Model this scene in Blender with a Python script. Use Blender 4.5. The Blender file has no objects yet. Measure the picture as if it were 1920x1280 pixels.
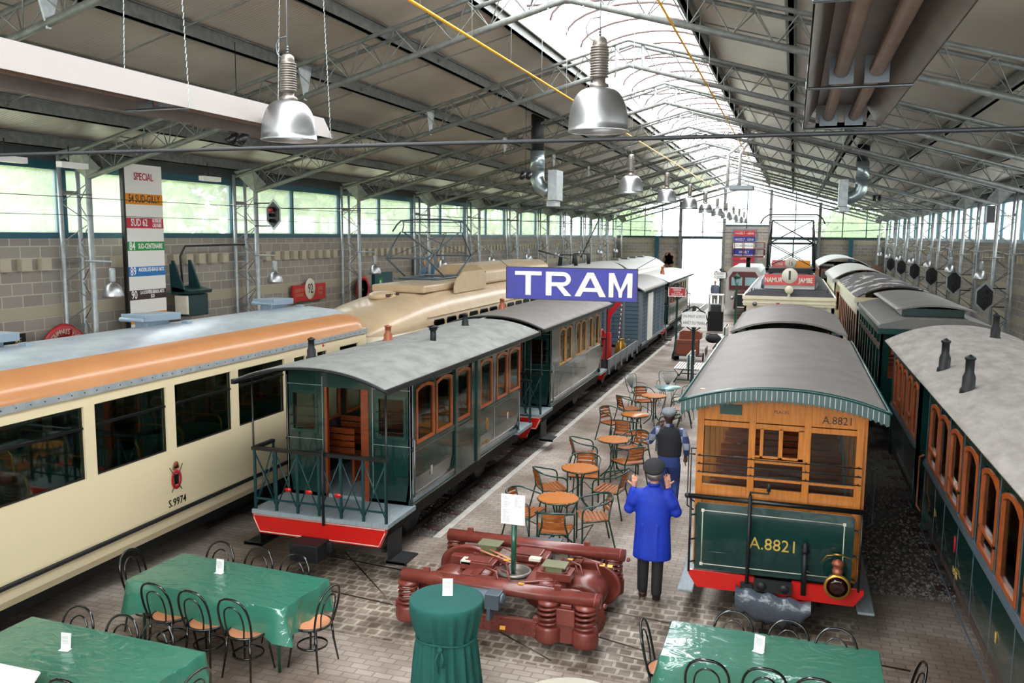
import bpy, math, random
from mathutils import Vector, Matrix
random.seed(7)
sc = bpy.context.scene
COL = sc.collection
PI = math.pi
R = math.radians

# ------------------------------------------------------------------ helpers
def lin(h):
    h = h.lstrip('#'); o = []
    for i in (0, 2, 4):
        c = int(h[i:i+2], 16) / 255
        o.append(c / 12.92 if c < .04045 else ((c + .055) / 1.055) ** 2.4)
    return (*o, 1)

class MB:
    """collects shapes, links them as one mesh object"""
    def __init__(s): s.v = []; s.f = []; s.mi = []; s.sm = []; s.m = 0; s.T = None
    def add(s, vs, fs, smooth=False):
        n = len(s.v)
        if s.T is not None: vs = [s.T @ Vector(p) for p in vs]
        s.v += [tuple(p) for p in vs]
        for f in fs: s.f.append([i + n for i in f]); s.mi.append(s.m); s.sm.append(smooth)
        return s
    def box(s, x0, x1, y0, y1, z0, z1):
        if x0 > x1: x0, x1 = x1, x0
        if y0 > y1: y0, y1 = y1, y0
        if z0 > z1: z0, z1 = z1, z0
        vs = [(x0,y0,z0),(x1,y0,z0),(x1,y1,z0),(x0,y1,z0),(x0,y0,z1),(x1,y0,z1),(x1,y1,z1),(x0,y1,z1)]
        return s.add(vs, [(0,3,2,1),(4,5,6,7),(0,1,5,4),(1,2,6,5),(2,3,7,6),(3,0,4,7)])
    def bx(s, c, d, rz=0, rx=0, ry=0):
        M = Matrix.Translation(c) @ Matrix.Rotation(rz,4,'Z') @ Matrix.Rotation(ry,4,'Y') @ Matrix.Rotation(rx,4,'X')
        a, b, e = d[0]/2, d[1]/2, d[2]/2
        vs = [M @ Vector(p) for p in ((-a,-b,-e),(a,-b,-e),(a,b,-e),(-a,b,-e),(-a,-b,e),(a,-b,e),(a,b,e),(-a,b,e))]
        return s.add(vs, [(0,3,2,1),(4,5,6,7),(0,1,5,4),(1,2,6,5),(2,3,7,6),(3,0,4,7)])
    def tube(s, pts, r, n=8, closed=False, caps=True):
        pts = [Vector(p) for p in pts]; N = len(pts)
        rr = r if isinstance(r, (list, tuple)) else [r] * N
        vs = []; up = None
        for i, p in enumerate(pts):
            if closed: t = pts[(i+1) % N] - pts[i-1]
            elif i == 0: t = pts[1] - p
            elif i == N-1: t = p - pts[i-1]
            else: t = (pts[i+1]-p).normalized() + (p-pts[i-1]).normalized()
            if t.length < 1e-9: t = Vector((0,0,1))
            t.normalize()
            if up is None:
                up = Vector((0,0,1)) if abs(t.z) < .9 else Vector((1,0,0))
            u = t.cross(up)
            if u.length < 1e-4: u = t.cross(Vector((0,1,0)))
            u.normalize(); w = u.cross(t).normalized(); up = w
            for k in range(n):
                a = 2*PI*k/n
                vs.append(p + (u*math.cos(a) + w*math.sin(a)) * rr[i])
        fs = []
        for i in range(N if closed else N-1):
            j = (i+1) % N
            for k in range(n):
                l = (k+1) % n
                fs.append((i*n+k, j*n+k, j*n+l, i*n+l))
        if caps and not closed:
            fs.append(tuple(range(n))); fs.append(tuple((N-1)*n + k for k in reversed(range(n))))
        return s.add(vs, fs, True)
    def cyl(s, a, b, r0, r1=None, n=16, caps=True):
        return s.tube([a, b], [r0, r0 if r1 is None else r1], n, caps=caps)
    def lathe(s, prof, c=(0,0,0), n=24, axis='Z', smooth=True, sx=1, sy=1, close=False):
        if close: prof = list(prof) + [prof[0]]
        vs = []; fs = []; N = len(prof)
        for r, h in prof:
            for k in range(n):
                a = 2*PI*k/n; x, y = r*math.cos(a)*sx, r*math.sin(a)*sy
                p = (x, y, h) if axis == 'Z' else ((h, x, y) if axis == 'X' else (x, h, y))
                vs.append((p[0]+c[0], p[1]+c[1], p[2]+c[2]))
        for i in range(N-1):
            for k in range(n):
                l = (k+1) % n
                fs.append((i*n+k, i*n+l, (i+1)*n+l, (i+1)*n+k))
        if prof[0][0] > .0011 and not close: fs.append(tuple(reversed(range(n))))
        if prof[-1][0] > .0011 and not close: fs.append(tuple((N-1)*n+k for k in range(n)))
        return s.add(vs, fs, smooth)
    def prism(s, poly, a, b, axis='Y', smooth=False, caps=True):
        """2-D outline pushed from a to b along an axis; outline in the two other axes"""
        def P(u, w, t): return (u, t, w) if axis == 'Y' else ((t, u, w) if axis == 'X' else (u, w, t))
        n = len(poly)
        vs = [P(u, w, a) for u, w in poly] + [P(u, w, b) for u, w in poly]
        s.add(vs, [(i, (i+1) % n, n+(i+1) % n, n+i) for i in range(n)], smooth)
        if caps:
            s.add(vs, [tuple(range(n)), tuple(reversed(range(n, 2*n)))], False)
        return s
    def loft(s, secs, closed=True, caps=True, smooth=True):
        n = len(secs[0]); vs = [p for q in secs for p in q]; fs = []
        for i in range(len(secs)-1):
            for k in range(n if closed else n-1):
                l = (k+1) % n
                fs.append((i*n+k, i*n+l, (i+1)*n+l, (i+1)*n+k))
        s.add(vs, fs, smooth)
        if caps and closed:
            s.add(secs[0], [tuple(reversed(range(n)))]); s.add(secs[-1], [tuple(range(n))])
        return s
    def sphere(s, c, r, n=16, m=10, sz=1, sx=1, sy=1):
        return s.lathe([(max(r*math.sin(PI*i/m),1e-5), -r*sz*math.cos(PI*i/m)) for i in range(m+1)], c, n, sx=sx, sy=sy)
    def panel(s, axis, t0, t1, u0, u1, z0, z1, holes=()):
        """wall slab; axis = its normal. t = thickness range, u = run. holes (u0,u1,z0,z1)"""
        us = sorted({u0, u1, *[h[0] for h in holes], *[h[1] for h in holes]})
        us = [u for u in us if u0 - 1e-6 <= u <= u1 + 1e-6]
        for a, b in zip(us, us[1:]):
            m = (a+b)/2; hs = sorted((h[2], h[3]) for h in holes if h[0] < m < h[1]); z = z0
            for p, q in hs + [(z1, z1)]:
                if p - z > 1e-5:
                    if axis == 'X': s.box(t0, t1, a, b, z, p)
                    else: s.box(a, b, t0, t1, z, p)
                z = q
        return s
    def build(s, name, mats, parent=None, label=None, bevel=0, loc=None, rz=0, fix=True):
        me = bpy.data.meshes.new(name)
        me.from_pydata(s.v, [], s.f)
        if not isinstance(mats, (list, tuple)): mats = [mats]
        for m in mats: me.materials.append(m)
        me.polygons.foreach_set('material_index', s.mi)
        me.polygons.foreach_set('use_smooth', s.sm)
        me.update()
        if fix:
            import bmesh
            b = bmesh.new(); b.from_mesh(me); bmesh.ops.recalc_face_normals(b, faces=b.faces); b.to_mesh(me); b.free()
        o = bpy.data.objects.new(name, me); COL.objects.link(o)
        if parent: o.parent = parent
        if label: o['label'] = label
        if loc: o.location = loc
        if rz: o.rotation_euler.z = rz
        if bevel:
            md = o.modifiers.new('b', 'BEVEL'); md.width = bevel; md.segments = 2; md.limit_method = 'ANGLE'
        return o

def smooth(P, n=4):
    P = [Vector(p) for p in P]; o = []
    for i in range(len(P)-1):
        a, b, c, d = P[max(i-1, 0)], P[i], P[i+1], P[min(i+2, len(P)-1)]
        for k in range(n):
            t = k/n; o.append(.5*((2*b) + (c-a)*t + (2*a-5*b+4*c-d)*t*t + (3*b-a-3*c+d)*t**3))
    return o + [P[-1]]
def tag(o, label, cat, group=None, kind=None):
    if label: o['label'] = label
    if cat: o['category'] = cat
    if group: o['group'] = group
    if kind: o['kind'] = kind
    return o
def empty(name, label, cat, loc=(0,0,0), rz=0, group=None, kind=None):
    o = bpy.data.objects.new(name, None); COL.objects.link(o)
    o.location = loc; o.rotation_euler.z = rz; o.empty_display_size = .1
    return tag(o, label, cat, group, kind)
def struct(o, label=None):
    o['kind'] = 'structure'
    if label: o['label'] = label
    return o
def kids(o): return [c for c in bpy.data.objects if c.parent == o]
def copy_tree(o, loc=None, rz=None, label=None, parent=None):
    c = o.copy(); COL.objects.link(c); c.parent = parent
    if loc is not None: c.location = loc
    if rz is not None: c.rotation_euler.z = rz
    if label: c['label'] = label
    for ch in CH.get(o.name, None) or kids(o): copy_tree(ch, parent=c)
    return c
CH = {}
def arc(cx, cz, r, a0, a1, n, rz=None):
    return [(cx + r*math.cos(R(a0+(a1-a0)*i/n)), cz + (rz or r)*math.sin(R(a0+(a1-a0)*i/n))) for i in range(n+1)]

def text(body, size, m, parent, M, depth=.002, bold=0, name='lettering', align='CENTER', sx=1, label=None, shear=0):
    """flat raised lettering; M places it (text lies in its XY plane, reading along +X)"""
    cu = bpy.data.curves.new(name, 'FONT'); cu.body = body; cu.size = size; cu.extrude = depth
    cu.align_x = align; cu.align_y = 'CENTER'; cu.offset = bold; cu.resolution_u = 2; cu.shear = shear
    cu.space_line = .9
    t = bpy.data.objects.new(name, cu); COL.objects.link(t)
    dg = bpy.context.evaluated_depsgraph_get(); dg.update()
    me = bpy.data.meshes.new_from_object(t.evaluated_get(dg))
    bpy.data.objects.remove(t)
    me.transform(Matrix.Diagonal((sx, 1, 1, 1))); me.transform(M)
    me.materials.clear(); me.materials.append(m)
    o = bpy.data.objects.new(name, me); COL.objects.link(o); o.parent = parent
    if label: o['label'] = label
    return o
def on_y(x, y, z):      # text facing -Y (towards the camera)
    return Matrix.Translation((x, y, z)) @ Matrix.Rotation(PI/2, 4, 'X')
def on_xp(x, y, z):     # text on a face whose normal is +X, reading along +Y
    return Matrix.Translation((x, y, z)) @ Matrix.Rotation(PI/2, 4, 'Z') @ Matrix.Rotation(PI/2, 4, 'X')
def on_xn(x, y, z):
    return Matrix.Translation((x, y, z)) @ Matrix.Rotation(-PI/2, 4, 'Z') @ Matrix.Rotation(PI/2, 4, 'X')

# ------------------------------------------------------------------ materials
MT = {}
def mat(name, col, rough=.5, metal=0, col2=None, scale=4, bump=0, bscale=None, coat=0, spec=.5, detail=4, contrast=(.35,.65), stretch=(1,1,1), alpha=None, rvar=0):
    if name in MT: return MT[name]
    m = bpy.data.materials.new(name); m.use_nodes = True; MT[name] = m
    nt = m.node_tree; N = nt.nodes; L = nt.links; b = N['Principled BSDF']
    b.inputs['Base Color'].default_value = lin(col); b.inputs['Roughness'].default_value = rough
    b.inputs['Metallic'].default_value = metal; b.inputs['Coat Weight'].default_value = coat
    b.inputs['Coat Roughness'].default_value = .06; b.inputs['Specular IOR Level'].default_value = spec
    tc = N.new('ShaderNodeTexCoord'); mp = N.new('ShaderNodeMapping'); mp.inputs['Scale'].default_value = stretch
    L.new(tc.outputs['Object'], mp.inputs[0])
    if col2 or rvar:
        n = N.new('ShaderNodeTexNoise'); n.inputs['Scale'].default_value = scale; n.inputs['Detail'].default_value = detail
        n.inputs['Roughness'].default_value = .6
        L.new(mp.outputs[0], n.inputs['Vector'])
        r = N.new('ShaderNodeValToRGB'); r.color_ramp.elements[0].position = contrast[0]; r.color_ramp.elements[1].position = contrast[1]
        r.color_ramp.elements[0].color = lin(col); r.color_ramp.elements[1].color = lin(col2 or col)
        L.new(n.outputs['Fac'], r.inputs[0])
        if col2: L.new(r.outputs[0], b.inputs['Base Color'])
        if rvar:
            q = N.new('ShaderNodeMath'); q.operation = 'MULTIPLY_ADD'; q.inputs[1].default_value = rvar; q.inputs[2].default_value = rough - rvar/2
            L.new(n.outputs['Fac'], q.inputs[0]); L.new(q.outputs[0], b.inputs['Roughness'])
    if bump:
        n2 = N.new('ShaderNodeTexNoise'); n2.inputs['Scale'].default_value = bscale or scale*3; n2.inputs['Detail'].default_value = 5
        L.new(mp.outputs[0], n2.inputs['Vector'])
        bp = N.new('ShaderNodeBump'); bp.inputs['Strength'].default_value = bump; bp.inputs['Distance'].default_value = .02
        L.new(n2.outputs['Fac'], bp.inputs['Height']); L.new(bp.outputs[0], b.inputs['Normal'])
    return m

def swz(N, L, order):
    """object coordinates re-ordered, so brick patterns lie on walls"""
    tc = N.new('ShaderNodeTexCoord'); s = N.new('ShaderNodeSeparateXYZ'); c = N.new('ShaderNodeCombineXYZ')
    L.new(tc.outputs['Object'], s.inputs[0])
    for i, a in enumerate(order): L.new(s.outputs[a], c.inputs[i])
    return s, c
def brickmat(name, order, c1, c2, mortar, w, h, ms=.02, band=None, bandcol=None, off=0, rough=.85, bump=.3, noise=0, offset=.5, dirt=None, flip=False):
    m = bpy.data.materials.new(name); m.use_nodes = True; MT[name] = m
    nt = m.node_tree; N = nt.nodes; L = nt.links; b = N['Principled BSDF']
    s, c = swz(N, L, order)
    mp = N.new('ShaderNodeMapping'); mp.inputs['Location'].default_value = (0, off, 0); L.new(c.outputs[0], mp.inputs[0])
    vec = mp.outputs[0]
    if noise:
        nn = N.new('ShaderNodeTexNoise'); nn.inputs['Scale'].default_value = 2.5; nn.inputs['Detail'].default_value = 3; L.new(vec, nn.inputs['Vector'])
        ad = N.new('ShaderNodeVectorMath'); ad.operation = 'MULTIPLY_ADD'
        L.new(nn.outputs['Color'], ad.inputs[0]); ad.inputs[1].default_value = (noise, noise, 0); L.new(vec, ad.inputs[2]); vec = ad.outputs[0]
    br = N.new('ShaderNodeTexBrick'); br.inputs['Scale'].default_value = 1; br.offset = offset
    br.inputs['Color1'].default_value = lin(c1); br.inputs['Color2'].default_value = lin(c2); br.inputs['Mortar'].default_value = lin(mortar)
    br.inputs['Brick Width'].default_value = w; br.inputs['Row Height'].default_value = h; br.inputs['Mortar Size'].default_value = ms
    br.inputs['Mortar Smooth'].default_value = .2; br.inputs['Bias'].default_value = 0
    L.new(vec, br.inputs['Vector'])
    out = br.outputs['Color']
    if band:      # courses of pale blocks: compare height
        acc = None
        for z0, z1 in band:
            g = N.new('ShaderNodeMath'); g.operation = 'GREATER_THAN'; g.inputs[1].default_value = z0
            l = N.new('ShaderNodeMath'); l.operation = 'LESS_THAN'; l.inputs[1].default_value = z1
            L.new(s.outputs[2], g.inputs[0]); L.new(s.outputs[2], l.inputs[0])
            mu = N.new('ShaderNodeMath'); mu.operation = 'MULTIPLY'; L.new(g.outputs[0], mu.inputs[0]); L.new(l.outputs[0], mu.inputs[1])
            if acc:
                a2 = N.new('ShaderNodeMath'); a2.operation = 'ADD'; L.new(acc, a2.inputs[0]); L.new(mu.outputs[0], a2.inputs[1]); acc = a2.outputs[0]
            else: acc = mu.outputs[0]
        mx = N.new('ShaderNodeMix'); mx.data_type = 'RGBA'; L.new(acc, mx.inputs[0]); L.new(out, mx.inputs[6]); mx.inputs[7].default_value = lin(bandcol)
        out = mx.outputs[2]
    if dirt:
        n = N.new('ShaderNodeTexNoise'); n.inputs['Scale'].default_value = dirt[1]; n.inputs['Detail'].default_value = 5; L.new(mp.outputs[0], n.inputs['Vector'])
        rp = N.new('ShaderNodeValToRGB'); rp.color_ramp.elements[0].position = .35; rp.color_ramp.elements[1].position = .7
        rp.color_ramp.elements[0].color = lin(dirt[0]); rp.color_ramp.elements[1].color = (1,1,1,1)
        L.new(n.outputs['Fac'], rp.inputs[0])
        mm = N.new('ShaderNodeMix'); mm.data_type = 'RGBA'; mm.blend_type = 'MULTIPLY'; mm.inputs[0].default_value = 1
        L.new(out, mm.inputs[6]); L.new(rp.outputs[0], mm.inputs[7]); out = mm.outputs[2]
    L.new(out, b.inputs['Base Color']); b.inputs['Roughness'].default_value = rough; b.inputs['Specular IOR Level'].default_value = .35
    bp = N.new('ShaderNodeBump'); bp.inputs['Strength'].default_value = bump; bp.inputs['Distance'].default_value = .01; bp.invert = True
    L.new(br.outputs['Fac'], bp.inputs['Height']); L.new(bp.outputs[0], b.inputs['Normal'])
    return m

def panemat(name, mist=.35, col='#ffffff', gloss=.08, tint='#ffffff'):
    """window glass: mostly see-through, a little dusty, a little reflection"""
    m = bpy.data.materials.new(name); m.use_nodes = True; MT[name] = m
    nt = m.node_tree; N = nt.nodes; L = nt.links; N.clear()
    o = N.new('ShaderNodeOutputMaterial'); t = N.new('ShaderNodeBsdfTransparent'); t.inputs[0].default_value = lin(tint)
    d = N.new('ShaderNodeBsdfTranslucent'); d.inputs[0].default_value = lin(col)
    g = N.new('ShaderNodeBsdfGlossy'); g.inputs['Roughness'].default_value = .03
    a = N.new('ShaderNodeMixShader'); a.inputs[0].default_value = mist; b = N.new('ShaderNodeMixShader')
    fr = N.new('ShaderNodeFresnel'); fr.inputs[0].default_value = 1.45
    mu = N.new('ShaderNodeMath'); mu.operation = 'MULTIPLY'; mu.inputs[1].default_value = gloss*10
    L.new(fr.outputs[0], mu.inputs[0]); L.new(mu.outputs[0], b.inputs[0])
    L.new(t.outputs[0], a.inputs[1]); L.new(d.outputs[0], a.inputs[2]); L.new(a.outputs[0], b.inputs[1]); L.new(g.outputs[0], b.inputs[2])
    L.new(b.outputs[0], o.inputs[0])
    return m

BANDS = [(3.13,3.33),(2.33,2.53),(1.53,1.73),(.73,.93)]
brickmat('block_side', (1,2,0), '#8b847d', '#99928a', '#b5ae9f', .4, .2, .012, BANDS, '#a79e8a', off=-.13, bump=.5)
brickmat('block_end', (0,2,1), '#8b847d', '#99928a', '#b5ae9f', .4, .2, .012, [(4.13,4.33)]+BANDS, '#a79e8a', off=-.13, bump=.5)
brickmat('paver', (0,1,2), '#a79b90', '#bbafa4', '#938980', .21, .105, .009, off=0, bump=.5, rough=.6, dirt=('#a89c92', .8))
brickmat('cobble', (0,1,2), '#85786a', '#a3968a', '#c0b6a6', .155, .15, .022, noise=.06, bump=.9, rough=.6, offset=.35, dirt=('#8f857c', 3))
mat('gravel', '#3f3b38', .9, col2='#8b867f', scale=38, bump=1, bscale=42, contrast=(.4,.62), detail=6)
mat('blockcream', '#b3aa95', .85, bump=.2, bscale=60)
mat('concrete', '#b9b5ac', .85, col2='#a5a198', scale=3)
mat('galv', '#7b7d79', .5, .3, col2='#636662', scale=9, bump=.05)
mat('galvlight', '#b4b9ba', .42, .35, col2='#9aa2a4', scale=7)
mat('teal', '#14505e', .4)
mat('tealdark', '#0d3438', .4)
mat('steel', '#6e7377', .35, .9)
mat('rail', '#5b514b', .4, .8)
mat('aluminium', '#b4b6b8', .36, .95, bump=.03, bscale=30)
mat('castgrey', '#8f8780', .4, .7)
mat('white', '#e4e2dd', .5)
mat('paper', '#f2f1ee', .6)
mat('papertext', '#9a9a9e', .6)
mat('black', '#101011', .35)
mat('blackgloss', '#0a0a0b', .12, coat=.6)
mat('rubber', '#161616', .75)
mat('iron', '#1d1f21', .5, .3, bump=.1, bscale=30)
mat('underframe', '#131313', .8)
mat('yellowpipe', '#d79a1c', .4)
mat('cream', '#e0d0ab', .3, coat=.25)
mat('cream_old', '#ddd3b6', .35, coat=.2, col2='#d4c8a8', scale=2)
mat('tan', '#c9b291', .35, coat=.2, col2='#bfa685', scale=3)
mat('orangeband', '#c68a58', .35, coat=.3, col2='#c08352', scale=2)
mat('alroof', '#b0bbc6', .3, .3, col2='#cbd3dc', scale=5, bump=.15, bscale=9, stretch=(1,.5,1))
mat('ventblue', '#8fa2b0', .4, .2)
mat('green', '#0b2c28', .2, coat=.7, col2='#0f3430', scale=2)
mat('greengrey', '#1b3a33', .22, coat=.6)
mat('greenpaint', '#12503f', .3, coat=.4)
mat('bluegreen', '#123f3b', .3, coat=.4)
mat('canvasroof', '#767873', .85, col2='#8c8e8a', scale=3.5, bump=.35, bscale=14, stretch=(1,.7,1))
mat('canvasroof2', '#68625f', .6, col2='#746e6a', scale=2, bump=.05)
mat('greyroof', '#77736f', .5, col2='#6c6966', scale=1.5)
mat('blackroof', '#3b3b40', .5, col2='#47474c', scale=2)
mat('paleroof', '#8f8983', .8, col2='#aaa49e', scale=4, bump=.35, bscale=12, stretch=(1.4,.5,1))
mat('flakeroof', '#4a4648', .7, col2='#cfcabf', scale=1.6, contrast=(.56,.6), stretch=(1,.6,1), detail=3)
mat('whiteroof', '#bdbcb8', .5)
mat('honey', '#c97a2c', .3, coat=.4, col2='#a9651f', scale=5, stretch=(6,6,.6))
mat('teak', '#8a3f1c', .3, coat=.4, col2='#6f2e13', scale=6, stretch=(1,5,5))
mat('winwood', '#a35224', .35, coat=.3, col2='#8d431b', scale=8)
mat('winwood2', '#c0833a', .35, coat=.3)
mat('cafewood', '#b0662c', .35, coat=.15, col2='#8f4d20', scale=7, stretch=(1,6,1))
mat('tabletopwood', '#c67a35', .35, coat=.2, col2='#b56a2a', scale=6, stretch=(1,8,1))
mat('salmon', '#d08a63', .5)
mat('cafegreen', '#173f37', .3, .2, coat=.3)
mat('brass', '#b58b3e', .3, .8); mat('goldpaint', '#c2a24a', .5)
mat('copper', '#9c5a43', .45, .5)
mat('redbuffer', '#c01712', .3, coat=.4)
mat('redsign', '#b5222a', .35)
mat('bogie', '#7b3a30', .34, coat=.2, col2='#6a2e26', scale=5, bump=.15, bscale=20)
mat('olive', '#6f7052', .5)
mat('bluegrey', '#55626c', .4, .2)
mat('tarp', '#4a535d', .25, coat=.3, bump=1, bscale=9)
mat('plankgrey', '#8d9a9f', .55, col2='#7b878c', scale=6, stretch=(8,1,1))
mat('skin', '#c98f76', .55)
mat('skindark', '#4b3228', .55)
mat('coatblue', '#04279a', .7, col2='#0634b0', scale=3)
mat('jeans', '#22356b', .8, col2='#2c437f', scale=6)
mat('trouser', '#1b1c20', .8)
mat('vest', '#1f2125', .85)
mat('capblack', '#111215', .8)
mat('shoe', '#3a251d', .5)
mat('signblue', '#1d2086', .5, coat=.0, col2='#1b1d74', scale=4)
mat('signcream', '#dcd6c8', .4, col2='#d0c8b4', scale=5)
mat('orange', '#e08d12', .5); mat('signred', '#b81c2e', .5); mat('signgreen', '#178a3c', .5); mat('signsky', '#1a6fb0', .5); mat('signbrown', '#35211e', .5)
mat('seatgreen', '#1f6156', .35, coat=.3)
mat('lens', '#250c08', .15, coat=.8)
mat('heaterskin', '#7d7672', .45, .5, col2='#8c8580', scale=3)
mat('heaterwhite', '#857e79', .6)
mat('heatertube', '#7c6256', .5, .3, col2='#8f7768', scale=6)
mat('duct', '#9aa5a8', .3, .8)
mat('planks_blue', '#4d6270', .6, col2='#586e7c', scale=3)
mat('vangrey', '#6e747a', .6)
mat('darkwood', '#4c3a34', .7)
mat('leather', '#7a3b24', .45)
mat('leaf', '#41602a', .7, col2='#5d7d3c', scale=2)
mat('bark', '#5c5046', .9)
mat('grassmat', '#c3cc9a', .9, col2='#d3d8b4', scale=.6)
panemat('pane', .16, '#f4fbf4', .05)
panemat('pane_far', .08, '#f4fbf4', .03, tint='#b4bab8')
panemat('pane_roof', .35, '#ffffff', .02)
panemat('traing', .0, gloss=.07, tint='#ccd8d2')
panemat('trainglight', .03, gloss=.07, tint='#dfe6e2')
panemat('plastic', .25, gloss=.1)

# clear plastic over green cloth: deep green with wrinkled gloss
def clothmat():
    m = bpy.data.materials.new('oilcloth'); m.use_nodes = True; MT['oilcloth'] = m
    N = m.node_tree.nodes; L = m.node_tree.links; b = N['Principled BSDF']
    b.inputs['Coat IOR'].default_value = 1.7; b.inputs['Base Color'].default_value = lin('#2a7560'); b.inputs['Roughness'].default_value = .5
    b.inputs['Coat Weight'].default_value = 1; b.inputs['Coat Roughness'].default_value = .07
    tc = N.new('ShaderNodeTexCoord'); mp = N.new('ShaderNodeMapping'); mp.inputs['Scale'].default_value = (1, 1.8, 1); L.new(tc.outputs['Object'], mp.inputs[0])
    n = N.new('ShaderNodeTexNoise'); n.inputs['Scale'].default_value = 2.3; n.inputs['Detail'].default_value = 3; n.inputs['Distortion'].default_value = 2.4
    L.new(mp.outputs[0], n.inputs['Vector'])
    bp = N.new('ShaderNodeBump'); bp.inputs['Strength'].default_value = .6; bp.inputs['Distance'].default_value = .04
    L.new(n.outputs['Fac'], bp.inputs['Height']); L.new(bp.outputs[0], b.inputs['Coat Normal'])
    return m
clothmat()
mat('velvetgreen', '#0b4a43', .85, col2='#0d534b', scale=3)

# ribbed ceiling sheets: pale beige, ribs run down the slope
def deckmat():
    m = bpy.data.materials.new('deck'); m.use_nodes = True; MT['deck'] = m
    N = m.node_tree.nodes; L = m.node_tree.links; b = N['Principled BSDF']
    tc = N.new('ShaderNodeTexCoord')
    w = N.new('ShaderNodeTexWave'); w.wave_type = 'BANDS'; w.bands_direction = 'Y'; w.inputs['Scale'].default_value = 4.6; w.inputs['Distortion'].default_value = 0
    L.new(tc.outputs['Object'], w.inputs['Vector'])
    n = N.new('ShaderNodeTexNoise'); n.inputs['Scale'].default_value = .5; n.inputs['Detail'].default_value = 3
    mp = N.new('ShaderNodeMapping'); mp.inputs['Scale'].default_value = (1, 1, 1); L.new(tc.outputs['Object'], mp.inputs[0]); L.new(mp.outputs[0], n.inputs['Vector'])
    r = N.new('ShaderNodeValToRGB'); r.color_ramp.elements[0].position = .35; r.color_ramp.elements[1].position = .65
    r.color_ramp.elements[0].color = lin('#aba396'); r.color_ramp.elements[1].color = lin('#c0b8ab')
    L.new(n.outputs['Fac'], r.inputs[0])
    mx = N.new('ShaderNodeMix'); mx.data_type = 'RGBA'; mx.blend_type = 'MULTIPLY'; mx.inputs[0].default_value = .08
    L.new(r.outputs[0], mx.inputs[6]); L.new(w.outputs['Color'], mx.inputs[7]); L.new(mx.outputs[2], b.inputs['Base Color'])
    b.inputs['Roughness'].default_value = .32; b.inputs['Specular IOR Level'].default_value = .5
    bp = N.new('ShaderNodeBump'); bp.inputs['Strength'].default_value = .15; bp.inputs['Distance'].default_value = .01
    L.new(w.outputs['Fac'], bp.inputs['Height']); L.new(bp.outputs[0], b.inputs['Normal'])
deckmat()
M = MT
# ================================================================== the hall
XL, XR, XC = -12.0, 5.76, -3.12
YF, YB = 60.6, -5.0
TY = [11.95 + 4.83*k for k in range(-3, 11)]          # truss lines
SL = .277
def zdeck(x): return 8.52 - SL*abs(x - XC)
def zbot(x): return 7.80 - SL*abs(x - XC)

# floor: clay pavers, a band of granite setts, ballast strips
fl = MB()
fl.box(-12.4, 6.2, -5.4, 8.45, -.2, 0)
fl.box(-12.4, -6.4, 8.45, 10.75, -.2, 0); fl.box(.9, 6.2, 8.45, 10.75, -.2, 0)
fl.box(-12.4, 6.2, 10.75, 11.7, -.2, 0)
fl.box(-4.95, -1.05, 11.7, 60.8, -.2, 0)
fl.box(4.6, 6.2, 11.7, 60.8, -.2, 0)
fl.box(-12.4, -10.6, 11.7, 60.8, -.2, 0)
fl.build('floor', M['paver'], None, fix=False)['kind'] = 'structure'
cb = MB(); cb.box(-6.4, .9, 8.45, 10.75, -.2, .001)
struct(cb.build('floor_cobbles', M['cobble'], None, fix=False), 'square granite cobbles around the old crossing rails')
bed = MB(); bed.box(-10.6, -4.95, 11.7, 60.8, -.25, -.03); bed.box(-1.05, 4.6, 11.7, 60.8, -.25, -.03)
struct(bed.build('floor_bed', M['gravel'], None, fix=False), 'dark ballast bed between the rails')
def gravel(name, x0, x1, label):
    g = MB(); rnd = random.Random(name)
    for i in range(2600):
        y = 11.75 + (rnd.random()**1.8)*26; x = rnd.uniform(x0, x1); s = rnd.uniform(.012, .032)
        z = -.03 + s*.4; a = rnd.uniform(0, 6)
        vs = [(x+s*math.cos(a+k*2.1), y+s*math.sin(a+k*2.1), z) for k in range(3)] + [(x, y, z+s*.8), (x, y, z-s)]
        g.add(vs, [(0,1,3),(1,2,3),(2,0,3),(0,1,4),(1,2,4),(2,0,4)])
    tag(g.build(name, M['stone'], None), label, 'gravel', kind='stuff')
mat('stone', '#8d8781', .9, col2='#5a5450', scale=11)
gravel('gravel', -6.1, -5.0, 'loose grey ballast stones along the platform edge beside the green trams')
gravel('gravel.001', 1.05, 2.2, 'loose dark ballast stones between the open tram and the green tram row')
# kerb stones at the platform edge
kb = MB()
for y in range(12, 60): kb.box(-5.02, -4.9, y-.29, y+.7, -.05, .012)
struct(kb.build('kerb', M['concrete'], None), 'pale stone kerb along the platform edge')

# ---- block walls
def side_wall(nm, x, s):
    w = MB(); w.box(x, x + s*.3, YB-.3, YF+.3, -.2, 4.46)
    w.m = 1
    for k in range(-3, 11):
        yc = 11.95 + 4.83*k
        for j in range(9):
            yy = yc + 1.0 + j*.4
            if yy + .2 < YF: w.box(x - s*.11, x+.01*s, yy, yy + .2, 3.93, 4.13)
    return struct(w.build(nm, [M['block_side'], M['blockcream']], None))
side_wall('wall_left', XL, -1)
side_wall('wall_right', XR, 1)
we = MB()
we.panel('Y', YF, YF+.3, XL-.3, XR+.3, -.2, 4.46, [(-7.35,-4.5,-.3,4.5), (-4.5,-1.55,-.3,4.5), (-1.55,1.55,-.3,4.5)])
we.box(-4.5, -1.55, YF, YF+.3, -.2, 5.28)
struct(we.build('wall_far', M['block_end'], None))
wb = MB(); wb.box(XL-.3, XR+.3, YB-.3, YB, -.2, 3.2)
struct(wb.build('wall_back', M['block_end'], None))
g = bpy.data.objects.new('window_42', None); COL.objects.link(g); struct(g, 'unseen glazed gable behind the viewing gallery, added for fill light')  # unseen end glazing, added to let fill light in from behind the camera
f = MB()
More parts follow.
